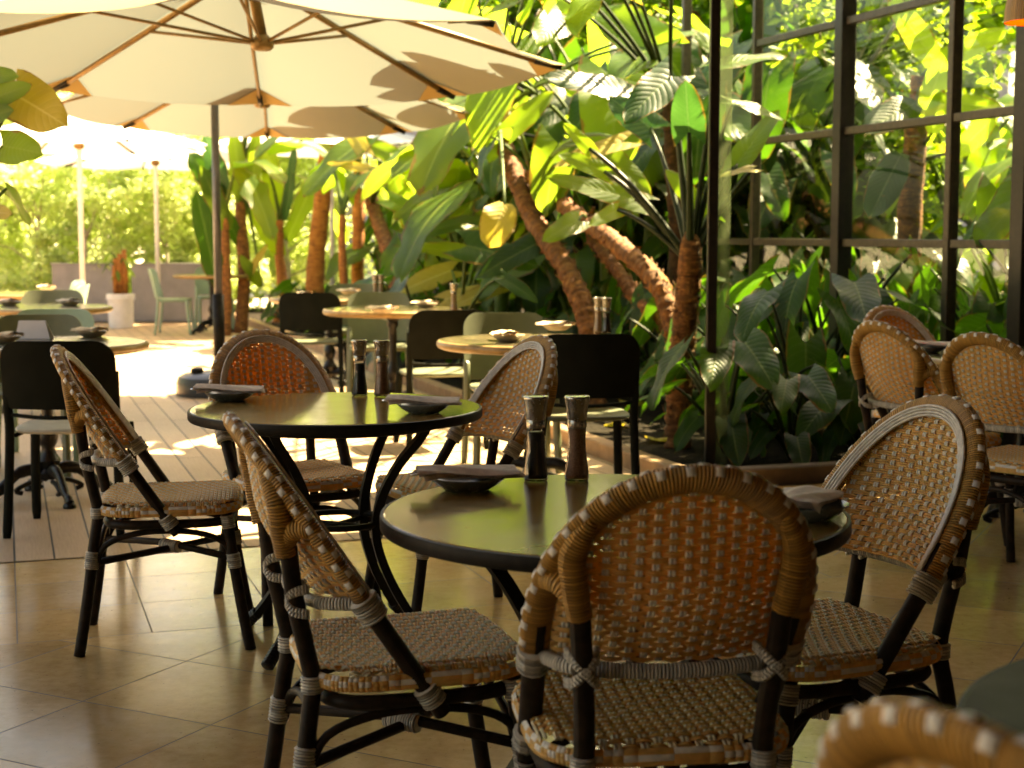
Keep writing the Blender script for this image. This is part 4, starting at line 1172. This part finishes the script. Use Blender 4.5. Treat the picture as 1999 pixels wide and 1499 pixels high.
leaning('small curved brown trunk left of the big ones with drooping dry fibres',
    [(795, 700, 4.2), (775, 560, 4.2), (755, 480, 4.2), (728, 405, 4.2)], .115, .095,
    [((708, 292), (667, 222), 15.4, 15.6, .5, 'leafyel', dict(tint=.6, face=.8)), ((790, 330), (870, 255), 15.5, 15.7, .6, 'leaf', dict(tint=.7)), ((720, 330), (640, 318), 15.3, 15.3, .35, 'leafyel', dict(tint=.2)), ((760, 300), (690, 270), 15.5, 15.5, .7, 'leaf', dict(tint=.3)), ((730, 340), (800, 322), 15.5, 15.4, .3, 'leafyel', dict(tint=.3))],
    6, .55, .8, 15, 4.2)
# leaves above the picture whose shadows fall on the parasols
SV = V((.80 * math.cos(R_(52)), .60 * math.cos(R_(52)), math.sin(R_(52))))
def shaders(label, base, C, qs, L0, seed):
    rg = random.Random(seed); root = plant_root('elephant_ear_plant', label, 'plant', base); ml, ms, mt = MB(), MB(), MB()
    trunk(mt, [base, base.lerp(C, .5) + V((.05, 0, 0)), C], .08, .06, ring=.075, k=20)
    for (px, py, D, z, t, a, L) in qs:
        r = ray(px, py); Q = V((r.x / r.y * D, D, z)) + SV * t
        d = V((math.cos(a), math.sin(a), 0)); d = d - SV * d.dot(SV); d.normalize()
        P = Q - d * (L * .5); leaf(ml, P, d, SV + V((rg.uniform(-.3, .3), rg.uniform(-.3, .3), 0)), L, L * .8, 'heart', 'leaf', .2, rg=rg)
        stalk(ms, C, P, .02, .009, UP * .1)
    finish(root, ml, ms, mt, 'barkdark')
shaders('tall elephant ear whose leaves reach over the right side of the large parasol', uv(10.6, 4.85, .012), uv(10.6, 4.8, 2.3),
    [(840, 130, 9.3, 2.25, 1.0, 2.6, .8), (910, 100, 9.0, 2.25, 1.15, 3.4, .75), (900, 155, 9.5, 2.2, 1.05, 4.1, .7), (960, 135, 9.2, 2.2, 1.0, 2.0, .5), (820, 165, 9.6, 2.2, 1.2, 3.0, .45), (1050, 100, 8.8, 2.25, .8, 3.6, .5), (1085, 60, 8.2, 2.3, .9, 2.6, .5)], .6, 71)
shaders('tall elephant ear whose leaves reach over the second parasol', uv(13.5, 5.2, .012), uv(13.5, 5.1, 2.3),
    [(640, 220, 12.4, 2.25, 1.2, 2.6, .75), (690, 235, 12.6, 2.2, 1.1, 3.4, .7), (760, 235, 12.6, 2.2, .95, 4.1, .7), (830, 220, 12.0, 2.2, .9, 2.2, .7), (590, 240, 12.8, 2.2, 1.3, 3.0, .5)], .7, 72)
# bright veined leaves between the trunks, and the broad yellowish ones low down
root = plant_root('elephant_ear_plant', 'bright backlit elephant ear with strongly veined blades left of the leaning trunks', 'plant', bed(880, 600, 4.8))
C = bed(880, 560, 4.8); ml, ms = MB(), MB()
for b, t, db, wr, mat, tt in (((905, 318), (822, 412), 15.2, .75, 'banana', 1.0), ((898, 330), (880, 420), 15.0, .8, 'banana', .8), ((830, 300), (765, 300), 15.8, .9, 'leaf', 1.0), ((945, 268), (845, 282), 15.4, .35, 'leaf', .8), ((800, 420), (760, 330), 15.5, .7, 'leaf', .9), ((960, 330), (985, 400), 15.0, .6, 'leaf', .7), ((935, 250), (900, 215), 15.0, .5, 'leaf', .8), ((760, 390), (830, 430), 15.2, .6, 'leaf', .3), ((840, 450), (960, 425), 14.8, .35, 'leaf', .3), ((800, 470), (920, 500), 14.6, .4, 'leaf', .2)):
    feat(ml, ms, C, b, t, db, db - .2, wr, mat, tint=tt, kind='heart' if mat == 'leaf' else 'paddle', face=.7)
finish(root, ml, ms)
root = plant_root('elephant_ear_plant', 'low elephant ear with broad yellowish leaves behind the single pale mill', 'plant', bed(880, 660, 3.75))
C = bed(900, 640, 3.75); ml, ms = MB(), MB()
for b, t, wr, mat, tt in (((882, 528), (764, 578), .55, 'leafyel', .05), ((868, 585), (960, 560), .55, 'leafyel', .0), ((975, 560), (868, 605), .5, 'leafyel', .1), ((912, 480), (1050, 520), .8, 'shade', .5), ((1060, 470), (925, 545), .6, 'shade', .3), ((930, 500), (790, 480), .45, 'leaf', .1), ((985, 545), (1050, 590), .6, 'shade', .6), ((800, 620), (700, 600), .6, 'shade', .6), ((960, 470), (900, 440), .8, 'leaf', .2)):
    dm = (bedD(b[0], 3.75) + bedD(t[0], 3.7)) / 2; feat(ml, ms, C, b, t, dm, dm - .1, wr, mat, tint=tt, face=.55)
finish(root, ml, ms)

# --- banana clump at the left end of the bed
def banana(label, px, pybase, pytop, v, r0, blades, seed, bark='bark2', group='banana stems at the back of the deck', Dx=None, pxt=None, nr=3):
    rg = random.Random(seed); D = Dx or bedD(px, v)
    b = at(px, pybase, D); b.z = 0; t = at(pxt if pxt is not None else px, pytop, D)
    root = plant_root('banana_plant', label, 'plant', b, group)
    mt, ms, ml = MB(), MB(), MB()
    trunk(mt, [b, b.lerp(t, .35) + V((rg.uniform(-.05, .05), 0, 0)), b.lerp(t, .7), t], r0, r0 * .72, 0, 12, .3, 6, .06)
    for bb, tt, wr, mat, tn in blades:
        feat(ml, ms, t, bb, tt, D, D - .2, wr, mat, kind='paddle', face=.75, tint=tn, r=.022, torn=.25)
    for i in range(nr):
        crown_leaf(ml, ms, t, rg.uniform(0, 6.28), rg.uniform(.9, 1.3), .7, 1.25, .42, 'paddle', 'banana', rg, rg.uniform(-.6, .3), .9, .022, torn=.3, nu=14)
    finish(root, ml, ms, mt, bark)
banana('banana plant with thick orange stem rising behind the second parasol', 612, 610, 250, 3.85, .135, [], 21, nr=4, pxt=640)
banana('banana plant with a wide olive blade beside the dark parasol pole', 545, 660, 430, 3.7, .085, [((552, 500), (486, 392), .42, 'banana', .5), ((560, 470), (625, 330), .3, 'banana', .2), ((540, 420), (520, 270), .32, 'banana', .6), ((556, 430), (575, 290), .18, 'leafblue', .6)], 22)
banana('banana plant with crowded upright blades right beside the parasol pole', 470, 650, 330, 4.0, .09, [((480, 420), (455, 260), .3, 'banana', .4), ((490, 400), (500, 262), .28, 'banana', .2), ((470, 480), (430, 400), .4, 'shade', .3), ((510, 560), (470, 500), .4, 'banana', .4), ((470, 560), (520, 480), .2, 'leafyel', .2)], 23, bark='bark', Dx=19.5)
banana('banana plant with one dark arching leaf left of the parasol pole', 440, 650, 420, 4.0, .07, [((440, 400), (372, 300), .5, 'shade', .4), ((425, 560), (385, 380), .3, 'shade', .2), ((440, 380), (400, 268), .4, 'leafblue', .2), ((445, 450), (395, 330), .4, 'banana', .2)], 24, bark='bark', Dx=19.0, nr=2)
banana('banana plant in bright sun behind the veined leaves', 700, 640, 330, 4.6, .09, [((700, 400), (650, 330), .4, 'banana', .9)], 25, Dx=18.5)
banana('thin banana stem just right of the thick orange one', 668, 640, 420, 4.1, .06, [], 26, Dx=18.0)

# --- plant at the left edge, its leaves hang below the big parasol
root = thing('potted_elephant_ear', 'elephant ear with one big yellow leaf hanging at the left edge under the parasol', 'plant', (-3.05, 7.9, .004))
ml, ms = MB(), MB(); C = V((-3.05, 7.9, .75))
for b, t, wr, mat, tn in (((30, 185), (128, 245), .95, 'leafyel', .3), ((5, 285), (82, 300), .8, 'leaf', .6), ((-30, 200), (60, 165), .5, 'leaf', .9), ((-20, 150), (35, 148), .5, 'leaf', 1.0), ((-15, 415), (22, 418), .5, 'leafyel', .2), ((-60, 240), (25, 215), .6, 'leaf', .5)):
    feat(ml, ms, C, b, t, 7.6, 7.4, wr, mat, tint=tn, face=.85)
ring_leaves(ml, ms, C, 4, .36, .8, random.Random(31), az0=2.0)
finish(root, ml, ms)
mb = MB(); mb.lathe([(.0, 0), (.20, 0), (.22, .03), (.26, .5), (.275, .52), (.275, .56), (.25, .565), (.24, .52), (.0, .5)], 24, cap=False); mb.build('pot', [M['greybox']], root, angle=40)
mb = MB(); mb.tube([(0, 0, .5), (0, 0, .78)], [.05, .03], 8); mb.build('stem', [M['petiole']], root)

# --- filling plants: a few kinds, copied
def kind_plant(seed, n, L, pl, C0, mat, el, dip, pm, kind='heart', wr=.8, name='understory_plant', mats=None, torn=0, droop=.6, r=.012):
    rg = random.Random(seed); root = thing(name, 'x', 'plant', (0, 0, 0)); ml, ms = MB(), MB()
    C = V((0, 0, C0))
    if C0 > .3: stalk(ms, (0, 0, 0), C, .06, .045, (.03, .02, 0), 0, 8)
    ring_leaves(ml, ms, C, n, L, pl, rg, mat, el, dip, pm, kind, wr, droop, mats, torn=torn, r=r)
    ring_leaves(ml, ms, C, max(3, n // 2), L * .8, pl * .6, rg, mat, (el[0] * .5, el[1]), dip, pm, kind, wr, droop, mats, torn=torn, r=r)
    ms.build('stalks', SM(), root); ml.build('leaves', lmats(), root, tint=True)
    return root
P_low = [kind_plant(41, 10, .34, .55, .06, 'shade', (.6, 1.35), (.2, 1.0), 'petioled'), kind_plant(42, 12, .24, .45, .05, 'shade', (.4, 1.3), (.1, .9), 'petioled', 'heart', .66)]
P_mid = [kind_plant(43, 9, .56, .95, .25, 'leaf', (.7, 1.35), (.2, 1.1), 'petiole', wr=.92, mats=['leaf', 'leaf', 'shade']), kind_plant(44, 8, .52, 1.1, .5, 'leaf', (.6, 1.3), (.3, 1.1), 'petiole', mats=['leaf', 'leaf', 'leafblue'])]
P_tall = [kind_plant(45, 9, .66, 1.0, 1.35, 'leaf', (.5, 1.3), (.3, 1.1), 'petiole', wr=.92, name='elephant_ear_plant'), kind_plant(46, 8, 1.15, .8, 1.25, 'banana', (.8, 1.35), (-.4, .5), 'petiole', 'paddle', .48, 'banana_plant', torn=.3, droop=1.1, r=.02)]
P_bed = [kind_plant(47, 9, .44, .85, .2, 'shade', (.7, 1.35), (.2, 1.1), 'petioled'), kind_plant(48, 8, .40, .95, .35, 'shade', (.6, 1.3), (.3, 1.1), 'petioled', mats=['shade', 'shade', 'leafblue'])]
used = set()
def scatter(protos, spots, label, group, smin=.8, smax=1.2, seed=1):
    rg = random.Random(seed)
    for (x, y) in spots:
        pr = rg.choice(protos); f = id(pr) not in used; used.add(id(pr))
        o = place(pr, f, (x, y, .0), rg.uniform(0, 6.28), label, group); s = rg.uniform(smin, smax); o.scale = (s, s, s * rg.uniform(.9, 1.15))
def uvspots(n, u0, u1, v0, v1, seed, mind=.35):
    rg = random.Random(seed); out = []; tr = 0
    while len(out) < n and tr < 4000:
        tr += 1; uu, vv = rg.uniform(u0, u1), rg.uniform(v0, v1); p = uv(uu, vv)
        if vv < 4.5 and 1080 < p.x / p.y * FPX + 1000 < 1350 and p.y > 8.0: continue
        if vv < 5.15 and 1440 < p.x / p.y * FPX + 1000 < 1640 and p.y < 10.6 and rg.random() < .8: continue
        if all((p.x - a) ** 2 + (p.y - b) ** 2 > mind * mind for a, b in out): out.append((p.x, p.y))
    return out
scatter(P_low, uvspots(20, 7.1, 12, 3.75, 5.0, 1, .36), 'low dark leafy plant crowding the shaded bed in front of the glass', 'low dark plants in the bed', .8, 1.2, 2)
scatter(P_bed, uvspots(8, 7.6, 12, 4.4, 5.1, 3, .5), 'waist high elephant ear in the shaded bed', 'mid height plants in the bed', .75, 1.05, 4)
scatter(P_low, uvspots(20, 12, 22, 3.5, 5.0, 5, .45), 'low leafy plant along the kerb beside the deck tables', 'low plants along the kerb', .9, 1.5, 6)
scatter(P_mid, uvspots(22, 12, 18.5, 4.4, 8.5, 7, .6), 'sunny elephant ear behind the leaning trunks', 'sunny plants behind the trunks', .9, 1.4, 8)
scatter(P_tall, uvspots(5, 11.6, 14.5, 4.3, 5.4, 17, .8), 'tall plant rising along the bed behind the deck tables', 'tall plants along the bed', 1.0, 1.35, 18)
scatter(P_tall + P_mid, uvspots(24, 13.0, 19.5, 5.4, 9.0, 9, .7), 'tall sunlit plant behind the leaning trunks', 'tall plants behind the trunks', .9, 1.35, 10)
scatter(P_bed + P_low + P_bed + P_mid, uvspots(32, 6.4, 12, 5.5, 7.6, 11, .42), 'broad leaved plant seen through the glass wall', 'plants behind the glass wall', .8, 1.25, 12)
scatter(P_tall, uvspots(8, 8.2, 12.5, 6.6, 9.5, 13, .9), 'tall plant seen through the glass wall', 'tall plants behind the glass wall', .8, 1.2, 14)
P_dark = [kind_plant(49, 12, .62, 1.15, .9, 'shade', (.4, 1.35), (.2, 1.2), 'petioled', name='elephant_ear_plant'), kind_plant(50, 11, .55, 1.0, 1.3, 'shade', (.3, 1.35), (.3, 1.2), 'petioled', name='elephant_ear_plant')]  # added as a dark backdrop; their leaf colour carries the shade
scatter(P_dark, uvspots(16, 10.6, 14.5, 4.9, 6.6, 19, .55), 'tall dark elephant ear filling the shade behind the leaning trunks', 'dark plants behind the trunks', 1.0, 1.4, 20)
# the dark stemmed banana behind the glass
root = plant_root('banana_plant', 'banana plant with dark stem and big blades behind the right hand panes', 'plant', at(1800, 900, 10.6))
ml, ms, mt = MB(), MB(), MB(); B = at(1790, 900, 10.6); B.z = 0; T = at(1800, 150, 10.6)
trunk(mt, [B, at(1775, 500, 10.6), at(1785, 300, 10.6), T], .10, .07, 0, 12, .2)
for b, t, wr, mat, tn in (((1790, 200), (1690, 255), .55, 'shade', .4), ((1800, 240), (1850, 95), .35, 'banana', .6), ((1860, 200), (1955, 215), .5, 'banana', .8), ((1830, 130), (1740, 0), .35, 'banana', .7), ((1840, 120), (1960, 60), .4, 'banana', .8), ((1760, 300), (1700, 420), .5, 'leafblue', .2), ((1820, 260), (1840, 180), .5, 'banana', .3), ((1870, 300), (1940, 230), .5, 'banana', .8)):
    feat(ml, ms, T if b[1] < 250 else at(1785, 320, 10.6), b, t, 10.5, 10.3, wr, mat, kind='paddle', tint=tn, face=.7)
finish(root, ml, ms, mt, 'bark')

# --- trees and hedges with small leaves
def small_leaves(mb, n, pick, size, rg, mi=0):
    for _ in range(n):
        p, out = pick(); s = size * rg.uniform(.6, 1.35)
        d = V((rg.gauss(0, 1), rg.gauss(0, 1), rg.gauss(-.2, .7))).normalized(); nn = (V((rg.gauss(0, .6), rg.gauss(0, .6), 1)) + out * .6).normalized()
        sd = d.cross(nn)
        if sd.length < .05: continue
        sd.normalize(); mb.tint = rg.random()
        a = mb.vert(p, (0, 0)); b = mb.vert(p + d * s * .5 + sd * s * .28 + nn * s * .06, (.5, 1)); c_ = mb.vert(p + d * s, (1, 0)); e = mb.vert(p + d * s * .5 - sd * s * .28 + nn * s * .06, (.5, -1))
        mb.face((a, b, c_, e), mi)
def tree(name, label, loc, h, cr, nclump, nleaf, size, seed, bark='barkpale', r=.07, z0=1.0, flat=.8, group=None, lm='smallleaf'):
    rg = random.Random(seed); root = thing(name, label, 'tree' if 'tree' in name else 'shrub', loc, 0, group)
    mt, ml = MB(), MB(); top = V((rg.uniform(-.2, .2), rg.uniform(-.2, .2), h * .75))
    trunk(mt, [(0, 0, 0), top * .35 + V((.06, 0, 0)), top * .7, top], r, r * .4, 0, 8, .3, 4, .1)
    clumps = []
    for i in range(nclump):
        a = rg.uniform(0, 6.28); q = rg.random() ** .5; z = z0 + (h - z0) * rg.random()
        rad = cr * q * math.sqrt(max(.1, 1 - (2 * (z - z0) / max(.1, h - z0) - 1) ** 2 * .75))
        c_ = V((rad * math.cos(a), rad * math.sin(a), z)); clumps.append((c_, cr * rg.uniform(.16, .34)))
        if i % 2 == 0: mt.tube([top * min(1, z / h * .9), (top * min(1, z / h) + c_) / 2 + V((0, 0, .05)), c_], [r * .35, r * .22, r * .08], 5)
    def pick():
        c_, rr = rg.choice(clumps); d = V((rg.gauss(0, 1), rg.gauss(0, 1), rg.gauss(0, flat))).normalized()
        return c_ + d * (rr * rg.random() ** .4), d
    small_leaves(ml, nleaf, pick, size, rg)
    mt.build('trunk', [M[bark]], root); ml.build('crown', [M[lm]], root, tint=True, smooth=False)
    return root
HG = 'sunlit hedge shrubs behind the planters'
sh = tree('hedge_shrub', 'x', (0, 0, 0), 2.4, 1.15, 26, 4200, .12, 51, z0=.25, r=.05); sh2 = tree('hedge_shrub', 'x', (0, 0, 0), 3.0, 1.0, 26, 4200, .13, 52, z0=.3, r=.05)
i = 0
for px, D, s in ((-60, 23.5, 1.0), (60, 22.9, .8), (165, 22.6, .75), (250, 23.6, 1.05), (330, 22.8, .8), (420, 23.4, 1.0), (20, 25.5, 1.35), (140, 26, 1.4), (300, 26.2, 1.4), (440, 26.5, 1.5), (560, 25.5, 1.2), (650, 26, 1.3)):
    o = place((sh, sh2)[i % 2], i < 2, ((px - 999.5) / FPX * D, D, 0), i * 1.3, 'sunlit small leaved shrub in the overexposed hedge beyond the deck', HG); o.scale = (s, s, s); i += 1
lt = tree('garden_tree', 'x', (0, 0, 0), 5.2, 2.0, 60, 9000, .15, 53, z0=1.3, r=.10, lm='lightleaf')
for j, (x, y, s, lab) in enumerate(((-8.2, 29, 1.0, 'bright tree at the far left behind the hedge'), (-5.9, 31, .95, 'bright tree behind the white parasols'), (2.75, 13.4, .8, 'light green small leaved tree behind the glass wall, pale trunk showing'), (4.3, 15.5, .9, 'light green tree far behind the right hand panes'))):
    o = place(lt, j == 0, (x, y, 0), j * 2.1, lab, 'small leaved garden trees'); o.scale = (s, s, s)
bt = tree('garden_tree', 'x', (0, 0, 0), 5.6, 1.5, 50, 5200, .20, 56, z0=1.6, r=.09, bark='bark', lm='treeleaf')
for j, (u, v) in enumerate(((15.2, 7.6), (17.0, 6.9), (18.8, 7.8), (20.4, 6.8), (16.6, 9.2), (20.6, 9.3), (13.6, 8.9))):
    q = uv(u, v); o = place(bt, j == 0, (q.x, q.y, 0), j * 1.7, 'tall green tree filling the gap behind the leaning trunks', 'trees behind the leaning trunks'); o.scale = (1, 1, .85 + .05 * (j % 4))
dt = tree('shade_tree', 'x', (0, 0, 0), 5.8, 2.2, 60, 3600, .20, 54, z0=2.9, r=.12, bark='bark', lm='treeleaf')
for j, (x, y, lab) in enumerate(((4.7, 9.6, 'leafy tree whose crown is above the picture behind the right panes'),)):
    o = place(dt, j == 0, (x, y, 0), j * 2.0, lab, 'shade trees beyond the glass')
ST_ = tree('garden_tree', 'x', (0, 0, 0), 5.0, 2.0, 44, 3800, .22, 55, z0=.6, r=.11, bark='bark', lm='treeleaf')
for j, u in enumerate((11.5, 16.5, 21.5)):
    q = uv(u, -9.5 - (j % 2) * .8); o = place(ST_, j == 0, (q.x, q.y, 0), j * 1.3, 'garden tree along the left side of the deck', 'trees along the left side of the deck')
FL = MB(); leaf(FL, (-.13, 0, .02), (1, .1, .12), (0, 0, 1), .27, .2, 'paddle', 'leafyel', .9, .5, tint=.2); fl = FL.build('fallen_leaf', lmats(), tint=True); tag(fl, 'x', 'leaf', 'dry leaves on the soil')
for j, (px, py, sc_, rz) in enumerate(((1490, 810, 1.6, .3), (1540, 838, 1.2, 1.2), (1590, 815, 1.3, 2.2), (1620, 840, 1.1, .1), (1455, 835, 1.0, 2.9), (1240, 790, 1.0, .8), (1210, 830, .9, 2.0), (1290, 860, .9, 1.1))):
    p = on(px, py, .02); o = place(fl, j == 0, p, rz, 'curled dry tan leaf lying on the dark soil of the bed'); o.scale = (sc_,) * 3
# cane plant in the white pot
r = thing('cane_plant', 'reddish cane plant standing in the white pot', 'plant', ((236 - 999.5) / FPX * 20.6, 20.6, .43)); rg = random.Random(61); ml, ms, mt = MB(), MB(), MB()
for k in range(3): mt.tube([(.05 * (k - 1), .02 * k, 0), (.05 * (k - 1) * 1.4, 0, .32), (.06 * (k - 1), 0, .52 + .06 * k)], [.045, .04, .03], 8)
for k in range(10): crown_leaf(ml, ms, V((.05 * (k % 3 - 1), 0, .15 + .04 * k)), k * 1.7, .8, .12, .2, .06, 'lance', 'leaf', rg)
mt.build('cane', [M['bark2']], r); ml.build('leaves', lmats(), r, tint=True); ms.build('stalks', SM(), r)
# ---------------------------------------------------------------- light, sky and camera
SUN_EL, SUN_H = R_(52), V((.80, .60, 0)).normalized()
sv = V((SUN_H.x * math.cos(SUN_EL), SUN_H.y * math.cos(SUN_EL), math.sin(SUN_EL)))
sl = bpy.data.lights.new('sun', 'SUN'); sl.energy = 5.0; sl.angle = R_(.5); sl.color = (1, .90, .74)
so = bpy.data.objects.new('sun', sl); col.objects.link(so); so.rotation_euler = sv.to_track_quat('Z', 'Y').to_euler(); so.location = (8, 6, 12)
w = bpy.data.worlds.new('World'); scene.world = w; w.use_nodes = True
nt = w.node_tree; bg = nt.nodes['Background']
sky = nt.nodes.new('ShaderNodeTexSky'); sky.sky_type = 'NISHITA'; sky.sun_disc = False
sky.sun_elevation = SUN_EL; sky.sun_rotation = math.atan2(SUN_H.x, SUN_H.y); sky.dust_density = 4.0; sky.ozone_density = .3; sky.air_density = 1.0
nt.links.new(sky.outputs[0], bg.inputs[0]); bg.inputs[1].default_value = .056
cam = bpy.data.cameras.new('camera'); co = bpy.data.objects.new('camera', cam); col.objects.link(co)
co.location = (0, 0, CAM_H); co.rotation_euler = (PI / 2 - PITCH, 0, 0)
cam.sensor_width = 36; cam.lens = 36 * FPX / 1999; cam.clip_start = .05; cam.clip_end = 600
cam.dof.use_dof = True; cam.dof.focus_distance = 3.9; cam.dof.aperture_fstop = 5.0
scene.camera = co
vs = scene.view_settings; vs.view_transform = 'Standard'; vs.look = 'None'; vs.gamma = 1; vs.exposure = 3.5
vs.use_white_balance = True; vs.white_balance_temperature = 9300; vs.white_balance_tint = 10
scene.render.engine = 'CYCLES'
cy = scene.cycles; cy.max_bounces = 10; cy.diffuse_bounces = 5; cy.transmission_bounces = 6; cy.transparent_max_bounces = 14; cy.glossy_bounces = 4
cy.sample_clamp_indirect = 6
